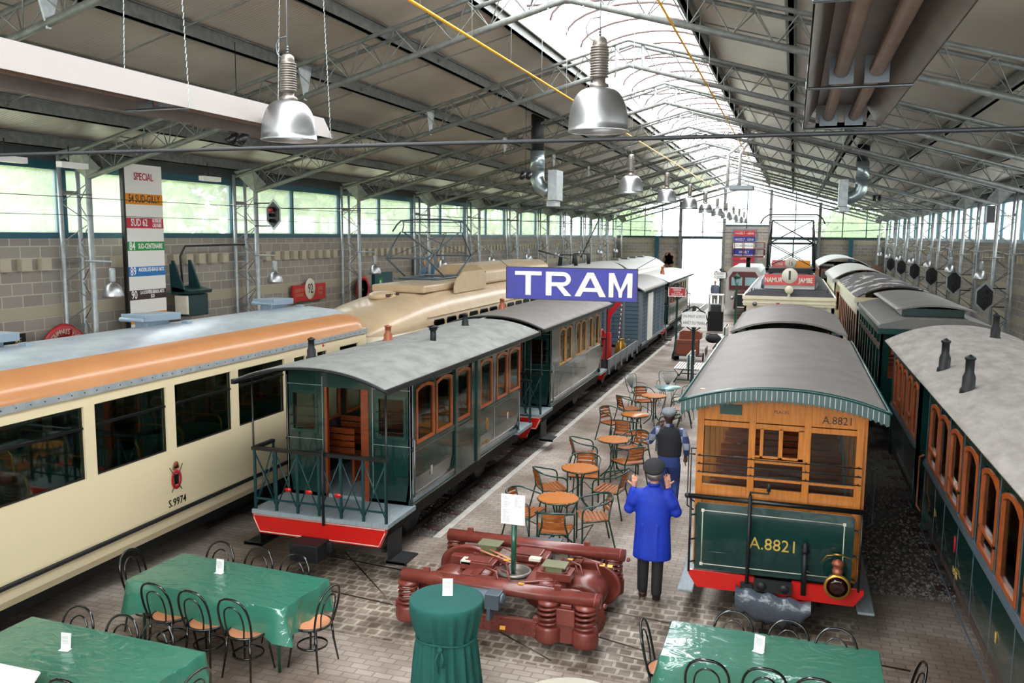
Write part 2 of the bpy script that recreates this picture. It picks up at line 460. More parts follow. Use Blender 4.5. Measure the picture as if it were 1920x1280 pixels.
for x in (-12,-9,-6,-3.1,-.2,2.8,5.7): f.box(x-.04, x+.04, YB-.1, YB, 3.2, zdeck(x)-.1)
f.box(XL, XR, YB-.1, YB, 4.4, 4.5); f.build('frame', M['teal'], g)
p = MB(); p.add([(XL, YB-.05, 3.2), (XR, YB-.05, 3.2), (XR, YB-.05, zdeck(XR)), (XC, YB-.05, zdeck(XC)), (XL, YB-.05, zdeck(XL))], [(0,1,2,3,4)]); p.build('pane', M['pane'], g)

# ---- side windows, one per bay, two lights each
wn = 0; mat('fasciagrey', '#3c403e', .7)
for sx, x in ((-1, XL), (1, XR)):
    for k in range(-4, 10):
        y0 = 11.95 + 4.83*k; y1 = y0 + 4.83
        if y1 < YB or y0 > YF: continue
        y0 = max(y0, YB); wn += 1
        r = bpy.data.objects.new('window_%d' % wn, None); COL.objects.link(r); r.location = (x, y0, 4.46); r['kind'] = 'structure'
        L_ = min(y1, YF) - y0; t0, t1 = (-.02, -.14) if sx < 0 else (.02, .14)
        f = MB(); f.box(t0, t1, 0, L_, 0, .1); f.box(t0, t1, 0, L_, 1.16, 1.3)
        f.box(t0, t1, 0, .09, .1, 1.16); f.box(t0, t1, L_-.09, L_, .1, 1.16); f.box(t0, t1, L_/2-.04, L_/2+.04, .1, 1.16)
        f.build('frame', M['teal'], r)
        p = MB(); p.box((t0+t1)/2, (t0+t1)/2+.006, .09, L_-.09, .1, 1.16); p.build('pane', M['pane'], r)
        b = MB(); b.box(t0, t1, 0, L_, 1.3, 1.62); b.build('fascia', M['fasciagrey'], r)

# ---- far glazing over the sill, big glass doors below
g = bpy.data.objects.new('window_40', None); COL.objects.link(g); g['kind'] = 'structure'; g['label'] = 'glazed far gable above the block wall'
f = MB(); f.box(XL, -7.45, YF-.02, YF+.1, 4.44, 4.56); f.box(-7.35, -4.55, YF-.02, YF+.1, 4.42, 4.56)
f.box(-1.5, XR, YF-.02, YF+.1, 4.42, 4.56); f.box(-4.5, -1.55, YF-.02, YF+.1, 5.26, 5.36)
f.build('sill', M['tealdark'], g)
f = MB()
for x in (-10.9, -9.9, -8.7, -5.95, -3.05, .05, 3.0, 4.45): f.box(x-.03, x+.03, YF, YF+.06, 4.5, zdeck(x)-.1)
f.build('mullion', M['teal'], g)
p = MB(); p.add([(XL, YF+.05, 4.5), (XR, YF+.05, 4.5), (XR, YF+.05, zdeck(XR)), (XC, YF+.05, zdeck(XC)), (XL, YF+.05, zdeck(XL))], [(0,1,2,3,4)])
p.build('pane', M['pane_far'], g)
f = MB()
for s in (-1, 1): f.tube([(XC + s*8.3, YF-.35, 5.5), (XC, YF-.35, 7.82)], .035)
f.build('rail', M['galv'], g)
for i, (a, b, lb) in enumerate(((-7.35, -4.55, 'tall glazed far door standing bright with daylight'), (-1.5, 1.5, 'tall glazed far door behind the pantograph tram'))):
    d = bpy.data.objects.new('door_%d' % (i+1), None); COL.objects.link(d); struct(d, lb)
    f = MB(); f.box(a, a+.08, YF, YF+.1, 0, 4.45); f.box(b-.08, b, YF, YF+.1, 0, 4.45); f.box(a, b, YF, YF+.1, 4.37, 4.45)
    if i: f.box((a+b)/2-.04, (a+b)/2+.04, YF, YF+.1, 0, 4.4)
    f.build('frame', M['tealdark'], d)
    p = MB(); p.box(a+.08, b-.08, YF+.04, YF+.046, 0, 4.37); p.build('pane', M['pane_far' if i else 'pane'], d)
for i, x in enumerate((-7.42, -4.5, -1.52, 1.58)):
    c = MB(); top = zbot(x) + .3
    c.box(x-.09, x+.09, YF-.3, YF-.28, 0, top); c.box(x-.09, x+.09, YF-.08, YF-.06, 0, top); c.box(x-.012, x+.012, YF-.28, YF-.08, 0, top)
    struct(c.build('steel_column', M['galv'], None), 'grey steel I-section post of the far gable')
for x in (-9.0, 3.55):
    c = MB(); c.box(x-.13, x+.13, YF-.25, YF-.05, 0, 4.5)
    struct(c.build('gable_pillar', M['teal'], None), 'dark green square post against the far block wall')

# ---- roof deck with the skylight slot
dk = MB()
for s, xe in ((-1, XL-.4), (1, XR+.4)):
    xi = XC + s*1.36
    dk.add([(xi, YB, zdeck(xi)), (xi, YF+.3, zdeck(xi)), (xe, YF+.3, zdeck(xe)), (xe, YB, zdeck(xe)),
            (xi, YB, zdeck(xi)+.06), (xi, YF+.3, zdeck(xi)+.06), (xe, YF+.3, zdeck(xe)+.06), (xe, YB, zdeck(xe)+.06)],
           [(0,1,2,3),(4,7,6,5),(0,4,5,1),(1,5,6,2),(2,6,7,3),(3,7,4,0)])
struct(dk.build('ceiling', M['deck'], None), 'pale ribbed metal ceiling sheets sloping down from the skylight')
# skylight: kerbs, bent ribs, barrel glazing
sk = bpy.data.objects.new('window_41', None); COL.objects.link(sk); struct(sk, 'arched ridge skylight running the length of the hall')
kb = MB()
for s in (-1, 1):
    xi = XC + s*1.36; kb.box(xi, xi - s*.03, YB, YF, zdeck(xi)-.08, zdeck(xi)+.36)
kb.build('kerb', M['white'], sk)
zk = zdeck(XC+1.36) + .36
def skarc(n=12, off=0): return [(XC + (1.34)*math.cos(R(a)), zk + off + .52*math.sin(R(a))) for a in [180*i/n for i in range(n+1)]]
gz = MB(); A = skarc(16, .03)
for (xa, za), (xb, zb_) in zip(A, A[1:]): gz.add([(xa, YB, za), (xa, YF, za), (xb, YF, zb_), (xb, YB, zb_)], [(0,1,2,3)], True)
gz.build('glazing', M['pane_roof'], sk)
mat('ribbrown', '#4b3d3a', .8); rb = MB(); y = YB + .4
while y < YF:
    rb.tube([(x, y, z) for x, z in skarc(12)], .024, 6); y += 1.207
rb.build('rib', M['ribbrown'], sk)
cr = MB(); y = TY[1] + 2.4
while y < YF: cr.tube([(XC-1.3, y, zk-.12), (XC+1.3, y, zk-.12)], .02, 6); y += 4.83
cr.build('tie_bar', M['ribbrown'], sk)

# ---- roof trusses
def truss(y):
    r = bpy.data.objects.new('truss_beam', None); COL.objects.link(r); r.location = (0, y, 0); struct(r, 'galvanised tubular roof truss spanning the hall')
    xa, xb = XC - 8.33, XC + 8.33
    c = MB(); c.tube([(xa, 0, zbot(xa)), (XC, 0, zbot(XC)), (xb, 0, zbot(xb))], .047, 10); c.build('bottom_chord', M['galv'], r)
    for d in (-.21, .21):
        c = MB(); c.tube([(xa-.35, d, zbot(xa)+.32), (XC, d, zbot(XC)+.42), (xb+.35, d, zbot(xb)+.32)], .034, 8); c.build('top_chord', M['galv'], r)
    w = MB(); n = 15
    for s in (-1, 1):
        for d in (-.21, .21):
            for i in range(n):
                x0 = XC + s*8.33*i/n; x1 = XC + s*8.33*(i+.5)/n; x2 = XC + s*8.33*(i+1)/n
                w.tube([(x0, 0, zbot(x0)), (x1, d, zbot(x1)+.4)], .009, 5, caps=False)
                w.tube([(x1, d, zbot(x1)+.4), (x2, 0, zbot(x2))], .009, 5, caps=False)
        for i in range(0, n+1, 1):
            x = XC + s*8.33*(i+.5)/n
            if i < n: w.tube([(x, -.21, zbot(x)+.41), (x, .21, zbot(x)+.41)], .011, 5, caps=False)
    w.build('lattice', M['galv'], r)
    g_ = MB()
    for x in (XC-4.1, XC+4.1, XC-.25, XC+.25):
        g_.loft([[(x-.012, -.19, zbot(x)+.46), (x-.012, .19, zbot(x)+.46), (x-.012, .02, zbot(x)-.06), (x-.012, -.02, zbot(x)-.06)],
                 [(x+.012, -.19, zbot(x)+.46), (x+.012, .19, zbot(x)+.46), (x+.012, .02, zbot(x)-.06), (x+.012, -.02, zbot(x)-.06)]], smooth=False)
    g_.build('gusset_plate', M['galvlight'], r)
    return r
T0 = truss(TY[0]); CH['truss'] = kids(T0)
for y in TY[1:]:
    r = T0.copy(); COL.objects.link(r); r.location.y = y
    for c in CH['truss']:
        d = c.copy(); COL.objects.link(d); d.parent = r

# ---- lattice columns
def column(x, y, s):
    r = bpy.data.objects.new('lattice_column', None); COL.objects.link(r); r.location = (x, y, 0); r.rotation_euler.z = 0 if s < 0 else PI
    struct(r, 'galvanised three-legged lattice column carrying a roof truss')
    c = MB(); c.tube([(.42, 0, 0), (.42, 0, 5.5)], .05, 10); c.build('leg', M['galvlight'], r)
    for d in (-.2, .2):
        c = MB(); c.tube([(0, d, 0), (0, d, 5.85)], .036, 8); c.build('leg', M['galvlight'], r)
    w = MB(); n = 8
    for d in (-.2, .2):
        for i in range(n):
            z0, z1, z2 = 5.4*i/n, 5.4*(i+.5)/n, 5.4*(i+1)/n
            w.tube([(.42, 0, z0), (0, d, z1)], .009, 5, caps=False); w.tube([(0, d, z1), (.42, 0, z2)], .009, 5, caps=False)
    for i in range(5):
        z = .6 + i*1.15; w.box(-.02, .02, -.2, .2, z, z+.07)
    w.tube([(-.1, -.2, 5.2), (.5, -.02, 5.2)], .014, 5); w.build('lattice', M['galv'], r)
    g_ = MB()
    for d in (-1, 1):
        g_.loft([[(.02, .22*d, 5.92), (.42, .02*d, 5.45), (.72, .03*d, 5.64), (.5, .24*d, 5.98)],
                 [(.02, .22*d+.012, 5.92), (.42, .02*d+.012, 5.45), (.72, .03*d+.012, 5.64), (.5, .24*d+.012, 5.98)]], smooth=False)
    g_.build('haunch_plate', M['galv'], r)
    return r
C0 = column(-11.87, TY[0], -1); cc = kids(C0)
for s, x in ((-1, -11.87), (1, XC*2+11.87)):
    for y in TY[:]:
        if s < 0 and y == TY[0]: continue
        r = C0.copy(); COL.objects.link(r); r.location = (x, y, 0); r.rotation_euler.z = 0 if s < 0 else PI
        for c in cc:
            d = c.copy(); COL.objects.link(d); d.parent = r

# ---- purlins and sag rods
for s in (-1, 1):
    for dx in (1.45, 2.95, 4.45, 5.95, 7.4, 8.6):
        x = XC + s*dx; z = zdeck(x)
        b = MB(); b.box(x-.035, x+.035, YB, YF, z-.2, z-.005); b.box(x-.075, x+.035, YB, YF, z-.2, z-.185); b.box(x-.075, x+.075, YB, YF, z-.02, z-.004)
        struct(b.build('purlin_beam', M['galv'], None), 'long galvanised purlin under the ceiling sheets')
for k in range(-3, 10):
    y = 11.95 + 4.83*(k+.5)
    for s in (-1, 1):
        b = MB(); b.tube([(XC+s*1.45, y, zdeck(XC+s*1.45)-.14), (XC+s*8.6, y, zdeck(XC+s*8.6)-.14)], .012, 6)
        for dx in (2.95, 4.45, 5.95, 7.4): b.bx((XC+s*dx, y, zdeck(XC+s*dx)-.14), (.14, .05, .05), ry=s*.27)
        struct(b.build('sag_rod_beam', M['galv'], None), 'thin tie rod between two purlins')

def track(xc, lb):
    e = empty('railway_track', lb, 'track', (xc, 0, 0))
    for d in (-.5, .5):
        r = MB(); r.box(d-.03, d+.03, 10.9, 60.3, -.03, .05); r.box(d-.055, d+.055, 11.7, 60.3, -.03, -.015); r.build('rail', M['rail'], e)
    y = 12.1
    while y < 45:
        s = MB(); s.box(-.95, .95, y, y+.2, -.06, -.012); s.build('sleeper', M['darkwood'], e); y += .8
track(-5.95, 'metre-gauge track on dark ballast under the green tram with the balcony')
track(-9.0, 'metre-gauge track under the cream trams by the block wall with route boards')
track(0.0, 'metre-gauge track under the open wooden tram')
track(2.95, 'metre-gauge track under the long green tram with the pale roof')
for i, (p, q) in enumerate((((-6.3, 10.55), (1.4, 9.62)), ((-6.3, 9.55), (1.6, 8.55)), ((-6.0, 10.75), (-4.4, 9.2)), ((-2.6, 9.5), (1.1, 8.45)), ((-3.1, 9.1), (-2.3, 8.6)))):
    r = MB(); r.tube([(p[0], p[1], -.018), (q[0], q[1], -.018)], .03, 4)
    lbs = ('worn steel rail set in the cobbles, running behind the brown bogie', 'worn steel rail set in the cobbles, passing under the near side of the brown bogie',
           'short rail curving through the cobbles toward the tram balcony step', 'rail running slantwise through the cobbles to the table under clear plastic by the open tram', 'stub of rail in the cobbles under the brown bogie near the draped standing table')
    tag(r.build('crossing_rail', M['rail'], None), lbs[i], 'rail')

# ---- outside: yard, field, trees
o = MB(); o.box(-60, 50, 61.2, 130, -.3, -.12); struct(o.build('ground_outside', M['grassmat'], None), 'sunlit grass beyond the far doors')
o = MB(); o.box(-14, 8, 61.0, 75, -.25, -.08); struct(o.build('ground_apron', M['concrete'], None), 'pale concrete apron outside the far doors')
o = MB(); o.box(-60, -12.4, -20, 61, -.4, -.2); struct(o.build('ground_bank', M['grassmat'], None), 'grass strip outside the side wall')
def tree(x, y, h, w, lb, seed):
    rnd = random.Random(seed); e = empty('tree', lb, 'tree', (x, y, -.2), group='trees outside the hall windows')
    t = MB(); t.tube([(0,0,0),(.1,.05,h*.3),(0,.1,h*.7)], [.2,.15,.05], 7); t.build('trunk', M['bark'], e)
    c = MB()
    c.sphere((0,0,h*.62), 1, 14, 10, sx=w*.72, sy=w*.72, sz=h*.32)
    for i in range(1300):
        a = rnd.uniform(0, 2*PI); b = math.acos(rnd.uniform(-1, 1)); q = rnd.uniform(.6, 1)
        p = Vector((w*q*math.sin(b)*math.cos(a), w*q*math.sin(b)*math.sin(a), h*.62 + h*.42*q*math.cos(b)))
        s = rnd.uniform(.18, .34); u = Vector((rnd.uniform(-1,1), rnd.uniform(-1,1), rnd.uniform(-1,1))).normalized(); v = u.orthogonal().normalized()
        c.add([p-u*s, p+v*s*.6, p+u*s, p-v*s*.6], [(0,1,2,3)])
    c.build('crown', M['leaf'], e, fix=False)
sd = 0
for i in range(11):
    sd += 1; tree(-19.5 - (i % 2)*2.5, 8 + i*5.6, 8.5 + (i*37 % 5)*.7, 3.0, 'leafy green tree outside the long window band behind the cream trams', sd)
for i in range(4):
    sd += 1; tree(14 + (i % 2)*3, 32 + i*8, 7.5, 3.2, 'leafy green tree outside the window band behind the signal boards', sd)
for i, x in enumerate((-18, 6, 15, 24)):
    sd += 1; tree(x, 96 + i*3, 8, 4.2, 'distant tree beyond the glazed far gable', sd)
# ================================================================== rail vehicles
def ring(mb, axis, t0, t1, u0, u1, z0, z1, w=.04, arch=0, n=6):
    """rectangular frame (top may be arched) in a wall plane"""
    def outl(o, a):
        pts = [(u0+o, z0+o), (u1-o, z0+o)]
        for i in range(n+1):
            t = i/n; pts.append((u1-o + (u0-u1+2*o)*t, z1-o - arch + arch*math.sin(PI*(1-t))**.8 if arch else z1-o))
        return pts
    A, B = outl(0, 0), outl(w, 0); N = len(A)
    def P(u, z, t): return (t, u, z) if axis == 'X' else (u, t, z)
    vs = [P(*p, t0) for p in A] + [P(*p, t0) for p in B] + [P(*p, t1) for p in A] + [P(*p, t1) for p in B]
    fs = []
    for i in range(N):
        j = (i+1) % N
        fs += [(i, j, N+j, N+i), (2*N+i, 3*N+i, 3*N+j, 2*N+j), (i, 2*N+i, 2*N+j, j), (N+i, N+j, 3*N+j, 3*N+i)]
    mb.add(vs, fs)
def win_x(parent, t0, t1, u0, u1, z0, z1, wood, w=.045, arch=.05, pane='traing', bar=None, name='window'):
    f = MB(); ring(f, 'X', t0, t1, u0, u1, z0, z1, w, arch)
    if bar: f.box(t0, t1, u0, u1, bar-.015, bar+.015)
    o = f.build(name, M[wood], parent)
    p = MB(); m = (t0+t1)/2; p.box(m, m+.004, u0+w, u1-w, z0+w, z1-w*.6); p.build('pane', M[pane], o)
    return o
def win_y(parent, t0, t1, u0, u1, z0, z1, wood, w=.04, arch=0, pane='traing', name='window'):
    f = MB(); ring(f, 'Y', t0, t1, u0, u1, z0, z1, w, arch); o = f.build(name, M[wood], parent)
    p = MB(); m = (t0+t1)/2; p.box(u0+w, u1-w, m, m+.004, z0+w, z1-w*.6); p.build('pane', M[pane], o)
    return o
def barrel_roof(hw, z0, z1, y0, y1, th=.035, n=20, droop=0):
    """thin arched roof shell"""
    m = MB(); top = []
    for i in range(n+1):
        t = -1 + 2*i/n; top.append((t*hw, z0 + (z1-z0)*(1 - abs(t)**2.2)))
    m.prism(top + [(x*.985, z-th) for x, z in reversed(top)], y0, y1, 'Y', True)
    return m
def wheelset(parent, y, r=.36, hw=.5, m='iron'):
    w = MB()
    for s in (-1, 1): w.lathe([(0.02,-.06),(r*.5,-.05),(r*.9,-.05),(r+.03,-.06),(r+.03,-.035),(r,-.03),(r,.06),(r*.85,.05),(0.02,.05)] if s > 0 else [(0.02,-.05),(r*.85,-.05),(r,-.06),(r,.03),(r+.03,.035),(r+.03,.06),(r*.9,.05),(.02,.05)], (s*hw, y, r+.05), 20, 'X')
    w.cyl((-hw, y, r+.05), (hw, y, r+.05), .05); w.build('wheelset', M[m], parent)
def chimney(parent, x, y, z, h=.34, r=.05, m='iron', cap=True, name='roof_vent'):
    c = MB(); c.lathe([(r*1.9, -.05), (r*1.8, .01), (r*1.45, .03), (r*1.45, h*.36), (r, h*.5), (r, h*.84), (r*1.25, h*.86), (r*1.2, h*.92), (0.001, h)], (x, y, z), 14); c.build(name, M[m], parent)
def bench_rows(parent, ys, hw, zf, m='teak', aisle=.22, name='bench'):
    for y in ys:
        for s in (-1, 1):
            b = MB(); xa, xb = s*aisle, s*(hw-.08)
            for i in range(4): b.box(xa, xb, y+.02+i*.1, y+.1+i*.1, zf+.42, zf+.45)
            for i in range(4): b.box(xa, xb, y, y+.025, zf+.5+i*.1, zf+.58+i*.1)
            b.box(xa, xa+s*.04, y, y+.4, zf, zf+.42); b.build(name, M[m], parent)
def railing_y(parent, y, x0, x1, z0, z1, n, m='tealdark', top='black', name='railing'):
    b = MB(); b.m = 1; b.box(x0-.03, x1+.03, y-.035, y+.035, z1-.02, z1+.025); b.m = 0
    st = (x1-x0)/n
    for i in range(n+1):
        x = x0 + st*i; b.box(x-.018, x+.018, y-.012, y+.012, z0, z1)
    for i in range(n):
        a, c = x0+st*i, x0+st*(i+1)
        b.tube([(a, y, z0+.04), (c, y, z1-.04)], .009, 5); b.tube([(c, y, z0+.04), (a, y, z1-.04)], .009, 5)
    b.box(x0, x1, y-.01, y+.01, z0+.14, z0+.165); return b.build(name, [M[m], M[top]], parent)
def railing_x(parent, x, y0, y1, z0, z1, n, m='tealdark', top='black', name='side_railing'):
    b = MB(); b.m = 1; b.box(x-.03, x+.03, y0, y1, z1-.02, z1+.025); b.m = 0; st = (y1-y0)/n
    for i in range(n+1): b.box(x-.012, x+.012, y0+st*i-.015, y0+st*i+.015, z0, z1)
    for i in range(n):
        a, c = y0+st*i, y0+st*(i+1)
        b.tube([(x, a, z0+.04), (x, c, z1-.04)], .009, 5); b.tube([(x, c, z0+.04), (x, a, z1-.04)], .009, 5)
    return b.build(name, [M[m], M[top]], parent)
def bufferbeam(parent, y, hw, z0, z1, line=True, out=-1):
    b = MB(); o = [(-hw, z1), (-hw, z1-.05), (-hw+.1, z0), (hw-.1, z0), (hw, z1-.05), (hw, z1)]
    b.prism(o, y, y+.05*-out, 'Y'); bb = b.build('buffer_beam', M['redbuffer'], parent)
    if line:
        l = MB(); q = [(-hw+.02, z1-.012), (-hw+.02, z1-.055), (-hw+.11, z0+.02), (hw-.11, z0+.02), (hw-.02, z1-.055), (hw-.02, z1-.012)]
        l.tube([(x, y+.002*out, z) for x, z in q], .008, 4, closed=True); l.build('cream_edging', M['signcream'], bb)
def step(parent, x, y, s, z=.22, d=.42):
    b = MB(); b.box(x-.02*s, x+.26*s, y, y+d, z, z+.025); b.box(x, x+.02*s, y, y+d, z, .6)
    b.box(x-.02*s, x+.28*s, y, y+.015, z-.01, z+.04); b.build('footstep', M['iron'], parent)

def carriage(label, xc, y0, L, zb, wins, roofm, wood='winwood', front=True, side_text=(), roof_z=(2.62, 2.86), lowgrey=False, hw=1.0, group=None, chim=(), num=None, interior=True):
    e = empty('green_tramcar', label, 'tram', (xc, y0, 0), group=group)
    ya, yb = .85, L-.75
    # body sides
    for s in (-1, 1):
        b = MB(); X = s*hw
        poly = [(X, 1.58), (X, 1.15), (X-s*.02, .95), (X-s*.07, zb), (X-s*.1, zb), (X-s*.05, 1.1), (X-s*.04, 1.58)]
        b.prism(poly, ya, yb, 'Y')
        b.panel('X', X-s*.045, X, ya, yb, 1.58, 2.6, [(w[0], w[1], 1.63, 2.47) for w in wins])
        b.build('side_wall', M['green'], e)
        t = MB(); t.box(X, X+s*.022, ya, yb, 1.575, 1.61); t.box(X, X+s*.012, ya, yb, zb, zb+.03)
        if s > 0:
            t.build('belt_rail', M['greengrey'], e)
            ln = MB(); ys = sorted({ya+.03, yb-.03, *[w[2] for w in wins if len(w) > 2]})
            for y in ys: ln.box(X-.002, X+.004, y-.004, y+.004, .95, 1.56); ln.box(X-.002, X+.004, y-.004, y+.004, 1.62, 2.58)
            ln.box(X-.002, X+.004, ya+.03, yb-.03, 1.535, 1.541)
            ln.build('lining', M['galvlight'], e)
        else: t.build('belt_rail', M['greengrey'], e)
        for w in wins: win_x(e, X-s*.045, X+s*.008, w[0], w[1], 1.63, 2.47, wood)
    # end walls with doorway
    for y in (ya, yb-.04):
        b = MB(); b.panel('Y', y, y+.04, -hw, hw, zb, 2.62, [(-.36,.34,zb,2.4), (-.92,-.48,1.72,2.33), (.46,.92,1.72,2.33)])
        ew = b.build('end_wall', M['green'], e)
        t = MB()
        for a, c in ((-.98,-.4), (.4,.98)):
            for z in (1.62, 2.42): t.box(a, c, y-.004, y, z, z+.006)
            for x in (a, c): t.box(x-.003, x+.003, y-.004, y, zb+.1, 2.55)
        t.build('lining', M['galvlight'], ew)
        for a, c in ((-.92,-.48), (.46,.92)): win_y(e, y-.01, y+.045, a, c, 1.72, 2.33, 'greengrey', pane='trainglight')
        for a, c in ((-.92,-.48), (.46,.92)):
            for k in range(3): gb = MB(); gb.cyl((a, y-.03, 1.82+k*.14), (c, y-.03, 1.82+k*.14), .006, n=6); gb.build('window_bar', M['iron'], ew)
    d = MB(); d.box(.22, .34, ya-.01, ya+.05, zb, 2.4); d.box(-.36, -.32, ya-.01, ya+.05, zb, 2.4); d.build('door_post', M['teak'], e)
    if interior:
        f = MB(); f.box(-hw+.05, hw-.05, ya, yb, zb, zb+.05); f.build('floor_board', M['plankgrey'], e)
        bench_rows(e, [ya+.6 + i*.85 for i in range(int((yb-ya-1)/.85))], hw, zb)
        c = MB(); c.box(-hw+.05, -.02, (ya+yb)/2+.3, (ya+yb)/2+.34, zb, 2.5); c.build('partition_board', M['teak'], e)
    # platforms
    for y, py in ((0, 0), (L, 1)):
        o = -1 if not py else 1
        p = MB(); p.box(-hw-.04, hw+.04, min(y, y-o*.9), max(y, y-o*.9), zb-.06, zb); p.build('platform_deck', M['plankgrey'], e)
        bufferbeam(e, y + o*.01, hw+.02, zb-.32, zb-.06, out=o)
        zz = roof_z[0]
        q = MB()
        for x in (-hw-.01, hw+.01): q.cyl((x, y-o*.04, zb), (x, y-o*.04, zz), .014, n=8)
        q.build('roof_pole', M['black'], e)
        railing_y(e, y-o*.04, -hw, hw, zb, zb+.86, 6)
        railing_x(e, -hw, min(y-o*.04, y-o*.5), max(y-o*.04, y-o*.5), zb, zb+.86, 1)
        if not py:
            for s in (-1, 1): step(e, s*(hw-.02), .1, s)
            bk = MB(); bk.cyl((.1, -.03, zb-.1), (.1, -.03, zb+.95), .02, n=8); bk.tube([(.1,-.03,zb+.95), (.1,-.2,zb+.97), (.1,-.2,zb+1.05)], .012, 6); bk.build('brake_column', M['iron'], e)
            cp = MB(); cp.box(-.24, .18, -.34, -.02, .26, .5); cp.box(-.3, .24, -.1, -.02, .34, .47); cp.build('coupler_box', M['iron'], e, bevel=.012)
            for x in (-.42, .34, -.1):
                k = MB(); k.lathe([(.045, 0), (.045, .01), (.001, .012)], (0,0,0), 8, 'Y', sx=1.2, sy=.7); k.build('red_tag', M['redbuffer'], e, loc=(x, -.06, zb+.35))
    rf = barrel_roof(hw+.15, roof_z[0], roof_z[1], -.2, L+.15); rf.build('roof', M[roofm], e)
    ed = MB()
    for s in (-1, 1): ed.box(s*(hw+.11), s*(hw+.165), -.21, L+.16, roof_z[0]-.055, roof_z[0]+.01)
    n = 20; P = [((-1+2*i/n)*(hw+.15), roof_z[0] + (roof_z[1]-roof_z[0])*(1-abs(-1+2*i/n)**2.2)-.03) for i in range(n+1)]
    ed.tube([(x, -.2, z) for x, z in P], .022, 6); ed.tube([(x, L+.15, z) for x, z in P], .022, 6)
    ed.build('roof_edge', M['iron'], e)
    u = MB(); u.box(-.75, .75, .5, L-.5, .5, .66); u.box(-.8, -.7, .2, L-.2, .45, zb-.02); u.box(.7, .8, .2, L-.2, .45, zb-.02)
    u.box(-.3, .5, L*.4, L*.55, .25, .55); u.build('underframe', M['underframe'], e)
    for y in (L*.27, L*.73): wheelset(e, y)
    for (x, y, z, h, r, m) in chim: chimney(e, x, y, z, h, r, m)
    for (tx, y, z, sz, m) in side_text: text(tx, sz, M[m], e, on_xp(hw+.004, y, z), sx=.8)
    if num: text(num, .11, M['signcream'], e, on_y(.7, ya-.004, 2.49), sx=.8)
    hr = MB()
    hr.tube([(hw+.0, ya+.02, 1.75), (hw+.07, ya-.05, 1.72), (hw+.07, ya-.05, .95), (hw, ya, .9)], .013, 6); hr.build('grab_rail', M['steel'], e)
    return e

W1 = [(1.02,1.66), (1.74,2.38), (2.56,3.16), (3.65,4.27), (4.52,5.11), (5.24,5.88)]
W1 = [(a, b, m) for (a, b), m in zip(W1, (.9, .9, 2.47, 3.5, 4.4, 5.9))]
A = carriage('dark green tramcar with lattice-railed balcony, red buffer beam and worn grey canvas roof', -5.95, 9.95, 6.65, .78, W1, 'canvasroof',
    side_text=(('II', 1.55, 1.12, .2, 'signcream'), ('BAGAGES', 2.98, 1.18, .11, 'signcream'), ('A.2005', 4.0, .98, .12, 'brass'), ('II', 5.15, 1.22, .18, 'signcream')),
    chim=((-.62, .95, 2.8, .3, .045, 'iron'), (-.35, 2.9, 2.84, .26, .05, 'copper'), (.05, 5.4, 2.85, .25, .045, 'iron')), num='VICINAUX')
# stove pipe with a ragged cowl
c = MB(); c.cyl((.35, 3.15, 2.75), (.35, 3.15, 3.02), .05, n=12); c.lathe([(.05,.0),(.075,.03),(.07,.05),(.11,.07),(.001,.1)], (.35, 3.15, 3.0), 9); c.build('stove_pipe', M['iron'], A)
# crest on the side
c = MB(); c.lathe([(.001,.006),(.05,.006),(.075,.004),(.075,0)], (1.0, 4.0, 1.3), 14, 'X', sy=1.5); c.build('crest', M['brass'], A)
# sliding baggage door
dd = MB(); dd.box(1.005, 1.03, 2.45, 3.35, .82, 1.56); dd.box(1.005, 1.03, 2.45, 2.56, 1.56, 2.5); dd.box(1.005, 1.03, 3.16, 3.35, 1.56, 2.5); dd.build('baggage_door', M['green'], A)
c = MB(); c.box(1.0, 1.06, 3.36, 3.5, .8, 2.58); c.build('door_frame_post', M['greengrey'], A)

W2 = [(1.55, 2.1, 1.5), (2.15, 2.7, 2.85), (3.1, 3.62, 3.0), (3.67, 4.2, 4.35), (4.5, 4.95, 4.4), (5.3, 5.75, 6.0)]
B = carriage('second green tramcar with amber window frames and smooth dark grey roof', -5.95, 17.3, 6.8, .8, W2, 'canvasroof2', wood='winwood2', roof_z=(2.64, 2.9), num='A.1668',
    chim=((-.4, 1.6, 2.87, .26, .05, 'copper'), (.3, 5.6, 2.86, .2, .06, 'iron')))
W4 = [(1.2+i*.85, 1.85+i*.85, 1.1+i*.85) for i in range(7)]
Dd = carriage('green and grey tramcar with pale roof beyond the blue-grey goods van', -5.95, 36.2, 8.8, .8, W4, 'whiteroof', roof_z=(2.66, 2.95), interior=False,
    chim=((.5, 2.2, 2.9, .35, .06, 'copper'),))

# ---- flat wagon with the hand crane
e = empty('flat_wagon', 'low wooden flat wagon carrying a red crane between green tramcar and blue-grey van', 'wagon', (-5.95, 24.6, 0))
b = MB(); b.box(-.95, .95, 0, 5.0, .62, .7); b.build('deck', M['darkwood'], e)
for s in (-1, 1):
    b = MB(); b.box(s*.92, s*.97, 0, 5, .7, .98)
    for k in range(6): b.box(s*.97, s*1.0, .05+k*.95, .12+k*.95, .55, 1.0)
    b.build('side_board', M['vangrey'], e)
b = MB(); b.box(-.95, .95, 0, .05, .7, .98); b.build('end_board', M['darkwood'], e)
b = MB(); b.box(-.7, .7, .3, 4.7, .35, .6); b.build('underframe', M['underframe'], e)
for y in (1.2, 3.8): wheelset(e, y)
e = empty('hand_crane', 'red hand crane with solid jib and striped chain on the flat wagon', 'crane', (-5.35, 26.2, .7))
b = MB(); b.prism([(-.25, 0), (.25, 0), (.1, .9), (-.1, .9)], -.1, .1, 'X'); b.box(-.3, .3, -.3, .3, 0, .06); b.build('pedestal', M['redsign'], e)
